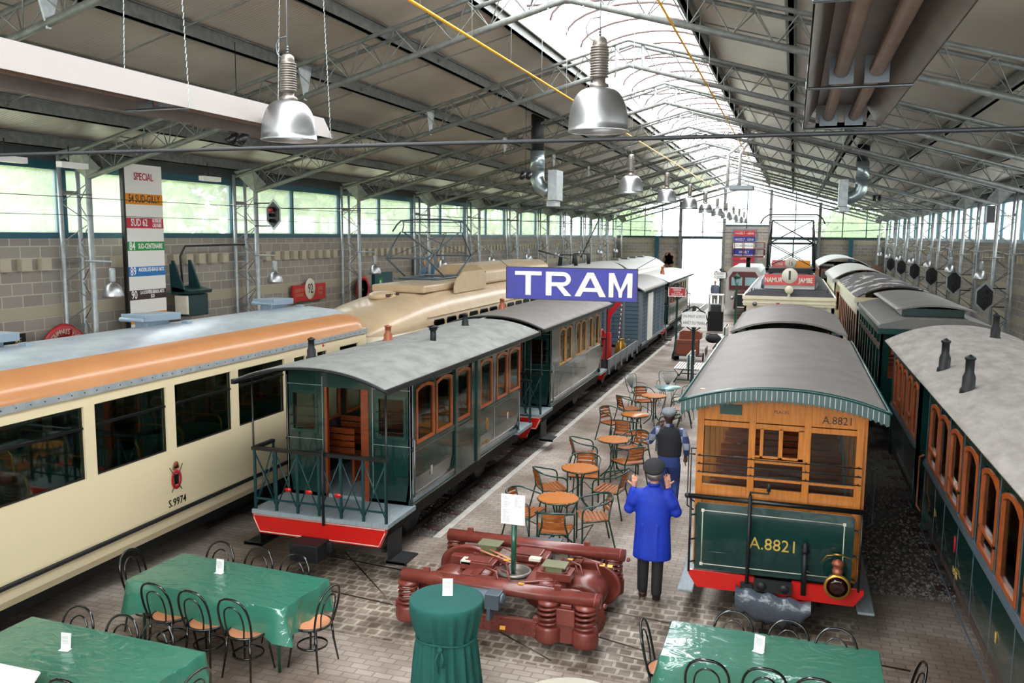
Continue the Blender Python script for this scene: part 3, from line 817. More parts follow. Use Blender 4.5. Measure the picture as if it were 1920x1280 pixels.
b = MB(); b.prism([(-.04, .8), (.06, .8), (.1, 1.4), (.46, 1.88), (.44, 1.95), (.28, 1.9), (-.02, 1.56)], -.03, .03, 'Y'); b.build('jib', M['redsign'], e)
b = MB(); b.lathe([(.2,-.02),(.27,-.02),(.27,.02),(.2,.02)], (-.15, -.1, .75), 20, 'X', close=True); b.cyl((-.15,-.1,.55), (-.15,-.1,.95), .012); b.cyl((-.15,-.3,.75), (-.15,.1,.75), .012); b.build('hand_wheel', M['redsign'], e)
b = MB()
for k in range(18): b.m = k % 2; b.cyl((.43-k*.005, 0, 1.86-k*.07), (.425-k*.005, 0, 1.8-k*.07), .016, n=6)
b.build('chain', [M['signred'], M['white']], e)
e = empty('milk_churn', 'brass milk churn standing on the flat wagon beside the red crane', 'churn', (-5.25, 27.9, .7))
b = MB(); b.lathe([(.17,0),(.18,.05),(.18,.32),(.1,.44),(.1,.5),(.13,.52),(.001,.53)], n=18); b.build('churn_body', M['brass'], e)
b = MB(); b.tube([(.1,0,.46),(.22,0,.5),(.3,0,.52)], .014, 6); b.build('spout', M['brass'], e)

# ---- blue-grey goods van
e = empty('goods_van', 'blue-grey planked goods van with dark frame posts and brown arched roof', 'wagon', (-5.95, 30.1, 0))
b = MB(); b.box(-.98, .98, 0, 5.5, .72, 2.66)
b.build('body', brickmat('vanplank', (0,2,1), '#4d6270', '#566b79', '#2c3a44', 5, .14, .012, bump=.6), e, bevel=.01)
b = MB()
for y in (0, 1.1, 2.2, 3.3, 4.4, 5.45): b.box(.97, 1.02, y, y+.08, .72, 2.6)
for x in (-.98, -.33, .33, .9): b.box(x, x+.08, -.03, 0, .72, 2.6)
b.box(.97, 1.02, 0, 5.5, .7, .8); b.build('frame_posts', M['vangrey'], e)
b = MB(); b.box(1.02, 1.06, 1.2, 2.2, .8, 2.5); b.box(1.05, 1.08, 1.65, 1.7, .8, 2.5); b.build('sliding_door', M['white'], e, label='pale grey sliding van door')
barrel_roof(1.12, 2.66, 3.0, -.12, 5.6).build('roof', M['greyroof'], e)
b = MB(); b.box(-.8, .8, .3, 5.2, .4, .7); b.build('underframe', M['underframe'], e)
for y in (1.3, 4.2): wheelset(e, y)

# ---- near cream tramcar S.9974
def creamcar(label, xc, y0, L, y_first, pitch, nwin, num=None, roofm='alroof', band='orangeband', hw=1.1, extra=None, zr=3.18):
    e = empty('cream_tramcar', label, 'tram', (xc, y0, 0))
    wins = [(y_first + i*pitch - y0, y_first + i*pitch + pitch - .17 - y0, 1.65, 2.53) for i in range(nwin)] + (extra or [])
    for s in (-1, 1):
        X = s*hw; b = MB()
        b.prism([(X, 1.63), (X+s*.02, 1.2), (X+s*.03, .85), (X-s*.0, .62), (X-s*.05, .52), (X-s*.09, .52), (X-s*.04, .85), (X-s*.05, 1.63)], 0, L-.3, 'Y')
        b.panel('X', X-s*.05, X, 0, L-.3, 1.63, 2.72, wins)
        b.build('side_wall', M['cream'], e)
        t = MB(); t.tube([(X+s*.035, 0, .8), (X+s*.035, L-.3, .8)], .022, 6); t.box(X+s*.02, X+s*.045, 0, L-.3, .765, .79); t.build('rubbing_strip', M['rubber'], e)
        t = MB(); t.box(X, X+s*.03, 0, L-.25, 2.66, 2.74); t.m = 1
        k = .1
        while k < L-.3: t.bx((X+s*.032, k, 2.7), (.006, .014, .014)); k += .19
        t.build('gutter_strip', [M['galvlight'], M['black']], e)
        for w in wins:
            f = MB(); ring(f, 'X', X-s*.05, X-s*.03, w[0], w[1], w[2], w[3], .02, 0)
            if w[1]-w[0] > 1: f.box(X-s*.045, X-s*.015, w[0], w[1], 2.25, 2.28)
            o = f.build('window', M['black'], e); p = MB(); p.box(X-s*.04, X-s*.036, w[0]+.02, w[1]-.02, w[2]+.02, w[3]-.02); p.build('pane', M['traing'], o)
    def sec(y, k, dz=0):
        P = []
        pr = [(hw+.02, 2.72), (hw+.01, 2.84), (hw-.05, 2.94), (hw-.17, 3.02), (hw-.32, 3.06)]
        pr2 = [(hw-.32, 3.06), (hw*.45, 3.14), (0, zr), (-hw*.45, 3.14), (-(hw-.32), 3.06)]
        return [(x*k, y, 2.72 + (z-2.72)*(1-(1-k)*1.6) - dz) for x, z in pr], [(x*k, y, 2.72 + (z-2.72)*(1-(1-k)*1.6) - dz) for x, z in pr2]
    ys = [(0, 1), (L-.9, 1), (L-.5, .975), (L-.25, .92), (L-.08, .83), (L, .7)]
    b = MB(); b.loft([sec(y, k)[0] for y, k in ys], closed=False, caps=False)
    b.loft([[(-x, y_, z) for x, y_, z in sec(y, k)[0]] for y, k in ys], closed=False, caps=False); b.build('roof_cove', M[band], e)
    b = MB(); b.loft([sec(y, k)[1] for y, k in ys], closed=False, caps=False); b.build('roof', M[roofm], e)
    f = MB(); f.loft([[(x*k, y, z) for x, z in ((hw, 2.74), (hw+.02, 1.6), (hw, .6), (-hw, .6), (-hw-.02, 1.6), (-hw, 2.74))] for y, k in ((L-.3, 1), (L-.12, .93), (L, .75))]); f.build('end_wall', M['cream'], e)
    f = MB(); f.box(-hw+.05, hw-.05, 0, L-.3, .78, .84); f.build('floor_board', M['darkwood'], e)
    u = MB(); u.box(-.85, .85, .3, L-.5, .3, .78); u.build('underframe', M['underframe'], e)
    for y in (L*.15, L*.3, L*.72, L*.86): wheelset(e, y)
    return e
S = creamcar('long cream tramcar numbered S.9974 with orange roof cove and brushed grey roof', -9.0, 2.0, 13.4, 8.16-1.42*4, 1.42, 7, extra=[(10.55,10.9,1.95,2.5), (11.3,11.62,1.75,2.5), (12.1,12.8,.9,2.5)])
text('S.9974', .15, M['black'], S, on_xp(1.135, 7.51, .93), sx=.9)
b = MB()
b.m = 0; b.lathe([(.065,0),(.065,.006),(.1,.006),(.1,0)], (1.13, 7.51, 1.24), 18, 'X', sy=1.35, close=True)
b.m = 1; b.box(1.128, 1.136, 7.47, 7.55, 1.17, 1.31)
b.m = 2; b.box(1.128, 1.136, 7.45, 7.57, 1.385, 1.42); b.lathe([(.001,0),(.05,0),(.05,.006),(.001,.006)], (1.13, 7.51, 1.44), 12, 'X')
for a in (-1, 1):
    b.m = 1; b.tube([(1.133, 7.51-a*.1, 1.08), (1.133, 7.51+a*.13, 1.43)], .006, 4)
b.build('coat_of_arms', [M['signred'], M['black'], M['copper']], S)
for i in range(14):           # double seats with brass grab hoops
    y = .5 + i*.86
    for s in (-1, 1):
        t = MB(); t.box(s*.2, s*1.0, y, y+.42, 1.12, 1.22); t.box(s*.2, s*1.0, y+.4, y+.47, 1.2, 1.75); t.box(s*.3, s*.9, y+.05, y+.35, .84, 1.12)
        o = t.build('double_seat', M['seatgreen'], S)
        h = MB(); h.tube([(s*.18, y+.45, 1.2), (s*.18, y+.45, 1.8), (s*.26, y+.45, 1.88), (s*.94, y+.45, 1.88), (s*1.0, y+.45, 1.8), (s*1.0, y+.45, 1.2)], .016, 6); h.build('grab_hoop', M['brass'], o)
def rooffan(y, x=-.35, w=.42, d=.8, nm='ventilator_box'):
    t = MB(); t.bx((x, y, 3.29), (w, d, .11), rx=-.03); t.box(x-w/2-.02, x+w/2+.02, y-d/2, y-d/2+.03, 3.3, 3.36); t.box(x-w/2+.1, x+w/2-.1, y-.25, y+.25, 3.12, 3.25)
    t.cyl((x-w/2, y-d/2-.04, 3.28), (x+w/2, y-d/2-.04, 3.28), .035, n=8)
    t.build(nm, M['ventblue'], S, bevel=.008)
    t = MB(); t.bx((x+.35, y+.35, 3.17), (.12, .1, .09)); t.bx((x+.42, y+.48, 3.13), (.16, .2, .02)); t.build('roof_bracket', M['ventblue'], S)
rooffan(5.9); rooffan(8.9); rooffan(12.2, d=.7)
t = MB(); t.tube([(-.6, 4.1, 3.16), (-.55, 4.9, 3.3), (-.3, 5.2, 3.62), (-.1, 5.6, 3.75), (-.3, 5.2, 3.78), (-.8, 4.6, 3.8)], .03, 8); t.tube([(-.3, 4.1, 3.2), (-.25, 5.3, 3.6)], .02, 6); t.build('folded_pantograph', M['steel'], S)
t = MB(); t.lathe([(.035,0),(.04,.03),(.001,.07)], (1.06, 11.5, 2.6), 10, 'X'); t.build('marker_lamp', M['signred'], S)

# ---- streamlined cream tramcar with the pantograph
e = empty('streamlined_tramcar', 'streamlined tan and cream tramcar with domed nose and standee windows under a diamond pantograph', 'tram', (-9.0, 16.0, 0)); P4 = e
def ss(y, k, zt, hwid):
    pts = []
    for a in range(0, 181, 12):
        c_, s_ = math.cos(R(a)), math.sin(R(a))
        x = hwid*math.copysign(abs(c_)**.55, c_); z = 2.42 + (zt-2.42)*abs(s_)**.8
        pts.append((x, y, z))
    return pts
nose = [(-.02,.4,2.5,.55),(.08,.6,2.62,.75),(.3,.75,2.75,.9),(.7,.85,2.88,.99),(1.4,.9,3.02,1.06),(2.4,.95,3.14,1.09),(3.6,1,3.22,1.1),(8,1,3.26,1.1),(16,1,3.26,1.1)]
b = MB(); b.loft([ss(y, k, z, h) for y, k, z, h in nose], closed=False, caps=False); b.build('roof', M['tan'], e)
b = MB(); lo = [[(x, y, z) for x, z in ((-h, 2.44), (-h-.01, 1.6), (-h, .55), (h, .55), (h+.01, 1.6), (h, 2.44))] for y, k, zz, h in nose]
b.loft(lo); b.build('body', M['cream_old'], e)
for i in range(17):
    y = 2.55 + i*.78
    f = MB()
    def rr(o): return [(y+.05+o, 2.42+o), (y+.55-o, 2.42+o), (y+.6-o, 2.47), (y+.6-o, 2.54), (y+.54-o, 2.59-o), (y+.06+o, 2.59-o), (y+o, 2.54), (y+o, 2.47)]
    f.prism(rr(0), 1.075, 1.115, 'X'); o = f.build('standee_window', M['black'], e)
    g_ = MB(); g_.prism(rr(.03), 1.115, 1.118, 'X'); g_.build('pane', M['traing'], o)
for i in range(12):
    f = MB(); y = 2.6 + i*1.15; f.box(1.09, 1.118, y, y+1.0, 1.5, 2.3); f.build('side_window', M['lens'], e)
f = MB(); f.tube([(1.1, 2.2, 2.68), (1.11, 16, 2.68)], .018, 6); f.build('rain_gutter', M['tan'], e)
f = MB(); f.prism([(-.1,2.43),(.28,2.43),(.31,2.46),(.31,2.62),(.28,2.65),(-.1,2.65),(-.13,2.62),(-.13,2.46)], -.09, -.03, 'Y'); f.tube([(-.13,-.1,2.44),(.31,-.1,2.44),(.31,-.1,2.65),(-.13,-.1,2.65)], .012, 5, closed=True)
o = f.build('destination_box', M['lens'], e); o.location = (.35, .02, 0)
t = text('LOUVIERE\nFONTAINE', .085, M['salmon'], o, on_y(.09, -.1, 2.545), sx=.75)
f = MB(); f.tube([(0,-.05,2.3),(.55,.0,2.3),(.7,.2,2.3),(.7,.2,1.5),(0,-.1,1.5)], .02, 5); f.prism([(-.6,1.5),(.6,1.5),(.68,2.33),(-.68,2.33)], -.05, .0, 'Y'); f.build('windscreen', M['lens'], e)
f = MB(); f.lathe([(.28,0),(.3,.05),(.28,.12),(.2,.16),(.001,.17)], (-.1, 2.3, 3.08), 20, sy=1.6); f.m = 1
for k in range(9): f.box(.12+.0, .185, 2.0+k*.07, 2.03+k*.07, 3.13, 3.2)
f.build('roof_ventilator', [M['tan'], M['darkwood']], e)
f = MB(); f.box(-.7, .7, 2.9, 6.8, 3.18, 3.36); f.build('pantograph_plinth', M['tan'], e, bevel=.04)
f = MB(); f.prism([(4.35, 3.1), (6.7, 3.1), (6.7, 3.5), (6.5, 3.62), (4.95, 3.62), (4.5, 3.45), (4.35, 3.25)], .86, .9, 'X'); f.build('roof_fairing', M['tan'], e)
f = MB(); f.prism([(-.8,3.2),(.8,3.2),(.78,3.55),(.5,3.72),(-.5,3.72),(-.78,3.55)], 7.0, 13.5, 'Y'); f.build('resistor_cover', M['tan'], e, bevel=.06)
f = MB(); f.box(-.9, .9, 0, 15.5, .35, .6); f.build('underframe', M['underframe'], e)
wheelset(e, 3); wheelset(e, 12)
def pantograph(parent, y0, y1, hw, zb, zm, zt, bow, m='bluegrey', r=.02):
    """diamond pantograph: lower arms spread to the knees, upper arms meet the collector bow"""
    ym = (y0+y1)/2; f = MB()
    for s in (-1, 1):
        f.tube([(s*hw, y0+.5, zb), (s*hw, y1-.5, zb)], r*1.6, 8)
        f.tube([(s*hw, y0+1.1, zb+.04), (s*hw, y0, zm)], r*1.3, 8); f.tube([(s*hw, y1-1.1, zb+.04), (s*hw, y1, zm)], r*1.3, 8)
        f.tube([(s*hw, y0, zm), (s*bow*.97, ym-.1, zt)], r, 8); f.tube([(s*hw, y1, zm), (s*bow*.97, ym+.1, zt)], r, 8)
    for y in (y0+.7, y1-.7): f.tube([(-hw, y, zb), (hw, y, zb)], r*1.8, 8)
    for y in (y0, y1): f.tube([(-hw*.9, y, zm), (hw*.9, y, zm)], r, 8)
    f.tube([(-hw*.9, y0, zm), (hw*.8, ym, zt)], r*.5, 6); f.tube([(hw*.9, y0, zm), (-hw*.8, ym, zt)], r*.5, 6)
    f.tube([(-hw*.9, y1, zm), (hw*.8, ym, zt)], r*.5, 6); f.tube([(hw*.9, y1, zm), (-hw*.8, ym, zt)], r*.5, 6)
    f.tube([(-bow*.97, ym, zt), (bow*.97, ym, zt)], r*.8, 6)
    o = f.build('pantograph_arms', M[m], parent)
    f = MB(); zc = zt+.3
    f.tube([(-bow-.25, ym, zc-.28), (-bow-.12, ym, zc-.1), (-bow, ym, zc), (-bow*.4, ym, zc+.04), (bow*.4, ym, zc+.04), (bow, ym, zc), (bow+.12, ym, zc-.1), (bow+.25, ym, zc-.28)], r*1.1, 8)
    f.tube([(-bow, ym+.16, zc-.03), (bow, ym+.16, zc-.03)], r*.8, 6)
    for s in (-1, 1): f.tube([(s*bow*.97, ym, zt), (s*bow*.95, ym+.08, zc-.1), (s*bow*.95, ym, zc)], r*.8, 6)
    f.build('collector_bow', M[m], o)
    return o
# this one folds out sideways to the rails as seen from the balcony end
pantograph(e, 3.4, 6.45, .55, 3.46, 3.99, 4.62, .85)
# ---- more cream cars down the same track
def simplecar(label, xc, y0, L, hw, zr, roofm, bodym, wz=(1.6, 2.35), nwin=8, ze=2.75, dark='lens', name='cream_tramcar', zb=.6, pitch=None, group=None, gut=None):
    e = empty(name, label, 'tram', (xc, y0, 0), group=group)
    p = pitch or (L-.6)/nwin; wins = [(.35+i*p, .35+i*p+p*.78, *wz) for i in range(nwin)]
    for s in (-1, 1):
        b = MB(); b.panel('X', s*hw, s*(hw-.05), 0, L, zb, ze, wins); b.build('side_wall', M[bodym], e)
    for i, w in enumerate(wins):
        for s in (-1, 1):
            f = MB(); ring(f, 'X', s*(hw-.04), s*(hw+.005), *w, .035, 0); o = f.build('window', M['winwood'], e)
            q = MB(); q.box(s*(hw-.02), s*(hw-.016), w[0]+.03, w[1]-.03, w[2]+.03, w[3]-.03); q.build('pane', M['traing'], o)
    ends = [(-hw*.92, -.12, *wz), (.12, hw*.92, *wz)]
    for y in (0, L-.05):
        b = MB(); b.panel('Y', y, y+.05, -hw, hw, zb, ze, ends); b.build('end_wall', M[bodym], e)
    for w in ends: win_y(e, -.01, .05, w[0], w[1], w[2], w[3], 'winwood')
    f = MB(); f.box(-hw+.05, hw-.05, 0, L, zb, zb+.06); f.build('floor_board', M['darkwood'], e)
    barrel_roof(hw+.08, ze, zr, -.12, L+.12).build('roof', M[roofm], e)
    if gut:
        f = MB()
        for s in (-1, 1): f.box(s*(hw+.05), s*(hw+.1), -.12, L+.12, ze-.13, ze+.01)
        f.box(-hw-.1, hw+.1, -.14, -.1, ze-.12, ze+.02); f.build('cornice', M[gut], e)
    u = MB(); u.box(-.8, .8, .3, L-.3, .25, zb); u.build('underframe', M['underframe'], e)
    return e
c3 = simplecar('cream tramcar with white rounded roof near the far block wall, trolley poles on top', -9.0, 34, 9, 1.08, 3.3, 'whiteroof', 'cream_old', wz=(1.7,2.4), nwin=7)
for k, y in enumerate((1.2, 3.6)):
    f = MB()
    for j in range(5): f.tube([(-.35, y+j*.12, 3.3), (-.3+.2*0, y+j*.12, 3.75), (.3, y+j*.12, 3.75), (.35, y+j*.12, 3.3)], .025, 5)
    f.tube([(0, y+.2, 3.6), (.1, y+(3.5 if k else -4.5), 4.0+k*1.4)], .03, 6); f.build('trolley_pole', M['iron'], c3)
c5 = simplecar('farthest cream tramcar on the wall side with silver roof and ventilators', -9.0, 44, 12, 1.1, 3.25, 'whiteroof', 'cream_old', wz=(1.9,2.5), nwin=10)
for k in range(4):
    f = MB(); f.box(-.2, .2, 1.5+k*2.6, 2.2+k*2.6, 3.22, 3.36); f.build('ventilator_box', M['galv'], c5)

# ---- long green car on the far right with the pale roof
e = empty('green_tramcar', 'long dark green tramcar with orange window frames and stained pale canvas roof', 'tram', (2.95, 3.5, 0)); G = e
hw = 1.07
gw = [(.3+i*.0, 0) for i in range(0)]
wl = [(y-3.5, y-3.5+.7) for y in (4.1, 4.95, 5.95, 6.85, 7.76, 8.62, 9.55, 10.42, 11.25, 11.98)] + [(y-3.5, y-3.5+.5) for y in (14.0, 14.65, 15.3, 15.95, 16.55)]
for s in (-1, 1):
    X = s*hw; b = MB()
    for ya, yb in ((0, 9.4), (10.35, 13.85)):
        b.prism([(X, 1.5), (X, 1.15), (X-s*.02, .9), (X-s*.08, .55), (X-s*.12, .55), (X-s*.05, 1.5)], ya, yb, 'Y')
        b.panel('X', X-s*.05, X, ya, yb, 1.5, 2.68, [(a, c, 1.56, 2.42) for a, c in wl if ya <= a < yb])
    b.build('side_wall', M['green'], e)
    t = MB()
    for ya, yb in ((0, 9.4), (10.35, 13.85)): t.box(X, X+s*.03, ya, yb, 1.48, 1.52); t.box(X, X+s*.015, ya, yb, 1.535, 1.55); t.box(X, X+s*.012, ya, yb, .56, .58)
    t.build('belt_rail', M['bluegrey'], e)
    for i, (a, c) in enumerate(wl): win_x(e, X-s*.05, X+s*.01, a, c, 1.56, 2.42, 'winwood' if i % 3 else 'winwood', arch=.08, bar=1.78 if i % 2 else None)
ln = MB()
for y in (.05, 1.3, 2.3, 3.2, 4.2, 5.05, 5.95, 6.8, 7.7, 8.4, 9.35, 10.4, 11.8, 13.8): ln.box(-hw-.004, -hw, y-.004, y+.004, .7, 1.46); ln.box(-hw-.004, -hw, y-.004, y+.004, 1.56, 2.6)
ln.build('lining', M['bluegrey'], e)
for y in (.0, 9.36, 10.35, 13.8):
    b = MB(); b.panel('Y', y, y+.05, -hw, hw, .55, 2.68, [(-.35,.35,.6,2.4)]); b.build('end_wall', M['green'], e)
b = MB(); b.box(-hw+.05, hw-.05, 0, 13.8, .62, .7); b.build('floor_board', M['darkwood'], e)
bench_rows(e, [.6+i*.86 for i in range(10)], hw, .7, 'winwood'); bench_rows(e, [10.7+i*.8 for i in range(4)], hw, .7, 'winwood')
b = MB()
for y in (2.28, 4.15, 6.78, 8.35, 11.7): b.box(-hw+.06, -.1, y-.03, y+.0, .7, 2.6)
b.build('compartment_board', M['winwood'], e)
rf = MB(); n = 22; top = []
barrel_roof(1.24, 2.68, 3.02, -.4, 13.95, n=24).build('roof', M['paleroof'], e)
b = MB(); b.box(-.85, .85, .2, 13.6, .3, .6); b.build('underframe', M['underframe'], e)
for y in (1.5, 4.6, 9.8, 12.2): wheelset(e, y)
for x, y, z in ((-.93, 9.3, 2.84), (-.93, 7.6, 2.84), (.2, 12.0, 3.0)): chimney(e, x, y, z, .42, .05)
b = MB(); b.tube([(-hw-.02, 9.42, 1.6), (-hw-.06, 9.5, 1.55), (-hw-.06, 9.5, .85), (-hw-.02, 9.42, .8)], .014, 6); b.build('grab_rail', M['copper'], e)
b = MB(); b.lathe([(.05,0),(.05,.006),(.001,.008)], (-hw-.006, 6.95, 1.18), 14, 'X', sy=2); b.build('coat_of_arms', M['signred'], e)
text('II', .15, M['goldpaint'], e, on_xn(-hw-.004, 4.8, 1.06), sx=.7); text('II', .15, M['goldpaint'], e, on_xn(-hw-.004, 8.36, 1.1), sx=.7); text('A.9065', .12, M['goldpaint'], e, on_xn(-hw+.006, 6.85, .88), sx=.8)

# ---- green car with clerestory behind it
e = empty('clerestory_tramcar', 'green open-sided tramcar with smooth grey roof and raised clerestory', 'tram', (2.95, 19.8, 0))
b = MB(); b.prism([(-1.15, 2.68), (1.15, 2.68), (1.12, 2.76), (.6, 2.9), (-.6, 2.9), (-1.12, 2.76)], 0, 6.4, 'Y'); b.build('roof', M['greyroof'], e, bevel=.02)
b = MB(); b.box(-1.15, 1.15, -.03, 6.43, 2.56, 2.68); b.build('fascia_board', M['bluegreen'], e)
b = MB(); b.box(-.62, .62, .8, 5.6, 2.86, 3.06); b.build('clerestory_wall', M['bluegreen'], e)
barrel_roof(.78, 3.06, 3.17, .4, 6.0, n=12).build('clerestory_roof', M['greyroof'], e)
for i in range(9):
    for s in (-1, 1):
        b = MB(); b.box(s*1.03, s*1.09, .1+i*.76, .17+i*.76, .6, 2.6); b.build('roof_post', M['green'], e)
b = MB(); b.box(-1.08, 1.08, .1, 6.3, .55, .65); b.box(-1.1, -1.06, .1, 6.3, 2.2, 2.3); b.build('floor_board', M['darkwood'], e)
bench_rows(e, [.5+i*.85 for i in range(6)], 1.05, .65); b = MB(); b.panel('Y', 0.1, .15, -1.08, 1.08, .6, 2.6, [(-.9,-.3,1.6,2.4),(-.2,.3,.7,2.4),(.4,.9,1.6,2.4)]); b.build('end_wall', M['green'], e)
b = MB(); b.box(-.8, .8, .3, 6, .25, .55); b.build('underframe', M['underframe'], e)
for y in (1.6, 4.7): wheelset(e, y, .32)
simplecar('cream tramcar with flaking black and white roof behind the clerestory car', 2.95, 26.9, 10.2, 1.1, 3.22, 'flakeroof', 'cream_old', wz=(1.2,2.35), nwin=9, gut='cream_old', ze=2.85)
simplecar('cream tramcar with plain white roof behind the flaking roof', 2.8, 38.2, 8.5, 1.1, 3.3, 'whiteroof', 'cream_old', nwin=8, gut='whiteroof', ze=2.85)
e = simplecar('dark-windowed white coach with arched white roof at the far end beside the round brown sign', 2.6, 49, 9, 1.22, 3.5, 'whiteroof', 'vest', wz=(2.0,2.9), nwin=7, ze=3.05, name='white_coach')
# ---- open summer tram A.8821
e = empty('open_tramcar', 'open tramcar with honey wood front, scalloped green valance and green dash reading A.8821', 'tram', (-.04, 10.2, 0)); O = e
hw = .95
rf = barrel_roof(1.12, 2.7, 2.9, -.2, 6.6, n=24); rf.build('roof', M['canvasroof2'], e)
b = MB(); n = 40
for k in range(n):
    t0, t1 = -1+2*k/n, -1+2*(k+1)/n; f = lambda t: 2.7 + .2*(1-abs(t)**2.2)
    b.m = 0; b.add([(t0*1.12, -.21, f(t0)-.01), (t1*1.12, -.21, f(t1)-.01), (t1*1.12, -.22, f(t1)-.13), ((t0+t1)*.56, -.222, f(t0)-.165), (t0*1.12, -.22, f(t0)-.13),
           (t0*1.12, -.2, f(t0)-.01), (t1*1.12, -.2, f(t1)-.01), (t1*1.12, -.21, f(t1)-.13), ((t0+t1)*.56, -.212, f(t0)-.165), (t0*1.12, -.21, f(t0)-.13)],
          [(0,4,3,2,1), (5,6,7,8,9), (0,1,6,5), (2,3,8,7), (3,4,9,8)])
    b.m = 1; b.box(t0*1.12-.004, t0*1.12+.004, -.226, -.223, f(t0)-.13, f(t0)-.02)
b.build('valance', [M['bluegreen'], M['galvlight']], e)
b = MB(); b.tube([((-1+2*i/24)*1.13, -.2, 2.7+.2*(1-abs(-1+2*i/24)**2.2)) for i in range(25)], .02, 6)
for s in (-1, 1): b.tube([(s*1.13, -.2, 2.7), (s*1.13, 6.6, 2.7)], .02, 6)
b.build('roof_edge', M['bluegreen'], e)
# wooden front screen at y=.2
Y0, Y1 = .2, .25
b = MB()
for x in (-.92, -.32, .3, .87): b.box(x-.04, x+.04, Y0-.01, Y1+.01, .6, 2.72)
b.box(-.94, .9, Y0, Y1, 2.34, 2.42); b.box(-.94, .9, Y0, Y1, 1.48, 1.62); b.box(-.94, .9, Y0, Y1, 2.4, 2.78)
b.box(-.32, .3, Y0, Y1, 1.93, 2.0); b.box(-.94, .9, Y0-.005, Y1, 1.72, 1.75); b.box(-.94, .9, Y0, Y1, .6, .75)
b.box(-.23, -.19, Y0, Y1, 1.98, 2.36); b.box(-.02, .03, Y0, Y1, 1.98, 2.36); b.box(.2, .27, Y0, Y1, 1.98, 2.36); b.box(-.3, .27, Y0, Y1, 1.98, 2.02)
b.build('front_frame', M['honey'], e, bevel=.004)
b = MB(); b.box(-.88, .84, Y1-.02, Y1-.012, .75, 1.5); b.build('lower_panelling', M['honey'], e)
b = MB(); b.box(-.88, .84, Y1-.02, Y1-.012, 2.42, 2.74); b.build('upper_panelling', M['honey'], e)
for (a, c, z0, z1) in ((-.88,-.36,1.62,2.34), (.34,.83,1.62,2.34), (-.19,-.02,2.02,2.36), (-.28,.26,1.62,1.93)):
    b = MB(); b.box(a, c, Y0+.02, Y0+.024, z0, z1); b.build('window_pane', M['trainglight'], e)
b = MB()
for z in (1.78, 1.88, 1.98):
    b.cyl((-.94, Y0-.05, z), (.9, Y0-.05, z), .007, n=6)
    for x in (-.92, -.32, .3, .87): b.cyl((x, Y0-.05, z), (x, Y0, z), .01, n=6)
b.build('guard_bars', M['iron'], e)
text('A.8821', .13, M['black'], e, on_y(.62, Y0-.004, 2.5), sx=.9); text('PLACES', .05, M['black'], e, on_y(.0, Y0-.004, 2.56))
b = MB(); b.box(-.7, -.45, Y0-.03, Y0-.01, 2.5, 2.62); b.build('route_plate', M['bluegreen'], e)
# dash panel
b = MB(); b.prism([(-.92,.62),(-.93,1.4),(-.9,1.45),(.82,1.46),(.85,1.43),(.84,.66)], -.02, .01, 'Y'); d = b.build('dash_panel', M['greenpaint'], e, bevel=.006)
d.data.materials[0] = M['green']
l = MB(); c = [(-.84,.7),(-.84,1.36),(.74,1.36),(.74,.72)]
for i in range(4):
    p, q = c[i], c[(i+1) % 4]; l.tube([(p[0], -.024, p[1]), (q[0], -.024, q[1])], .006, 4)
    l.box(p[0]-.018, p[0]+.018, -.028, -.022, p[1]-.018, p[1]+.018)
l.build('lining', M['signcream'], d)
text('A.8821', .2, M['goldpaint'], d, on_y(-.02, -.026, 1.02), depth=.004, sx=.95)
h = MB(); h.tube([(-.76,-.03,.86),(-.76,-.05,.87),(-.5,-.05,.87),(-.5,-.03,.86)], .006, 5); h.build('hand_grip', M['steel'], d)
b = MB(); b.cyl((-1.02, -.08, 1.54), (.97, -.08, 1.54), .03, n=12); b.sphere((-1.02,-.08,1.54), .035, 8, 6)
for x in (-.98, .92):
    b.cyl((x, -.06, .6), (x, -.06, 1.54), .014, n=8)
    for z in (.72, 1.0, 1.3): b.cyl((x, -.06, z), (x*.92, .0, z), .012, n=6)
b.build('top_rail', M['black'], e)
b = MB(); b.cyl((-.3, -.11, .45), (-.3, -.11, 1.62), .022, n=10); b.tube([(-.3,-.11,1.62), (-.3,-.12,1.66), (-.1,-.12,1.66), (-.1,-.12,1.76)], .013, 8); b.lathe([(.001,0),(.024,.01),(.02,.06),(.024,.1),(.001,.11)], (-.1,-.12,1.68), 10); b.box(-.37,-.23,-.14,-.06,.5,.56); b.build('brake_column', M['iron'], e)
b = MB(); b.cyl((.33, -.1, .5), (.33, -.1, 1.08), .03, n=10); b.lathe([(.04,0),(.045,.04),(.03,.07),(.04,.1),(.001,.13)], (.33,-.1,1.0), 10); b.cyl((.33,-.1,.8),(.42,-.14,.78),.012,n=6); b.build('hose_standpipe', M['iron'], e)
bufferbeam(e, -.06, .98, .42, .62, line=False)
b = MB(); b.box(-.22, .2, -.16, .0, .5, .62); 
for x in (-.13, .12): b.lathe([(.001,-.01),(.05,-.01),(.055,0),(.05,.02)], (x, -.16, .56), 12, 'Y')
b.build('drawgear', M['iron'], e)
# grey plastic wrapped round the coupling
b = MB(); pr = []
for i in range(15):
    t = i/14; x = -.42 + .84*t
    z0 = .53 - .1*t - .02*math.sin(i*1.7); drop = .24 + .14*math.sin(t*PI)**.6*(.8+.3*t) + .02*math.sin(i*2.3) - .1*t**3; pr.append((x, z0, drop))
secs = [[(x, -.2-.05*math.sin(PI*j/5)-.009*math.sin(i*2.1+j*1.3), z0 - dr*j/5) for j in range(6)] + [(x, -.12, z0-dr*(5-j)/5) for j in range(1, 6)] for i, (x, z0, dr) in enumerate(pr)]
b.loft(secs); b.build('coupling_cover', M['tarp'], e, label='grey plastic sheet tied over the coupling')
b = MB(); b.cyl((-.1,-.2,.3), (-.1,-.2,.04), .012, n=6); b.box(-.14,-.06,-.22,-.18,.02,.06); b.build('coupling_chain', M['iron'], e)
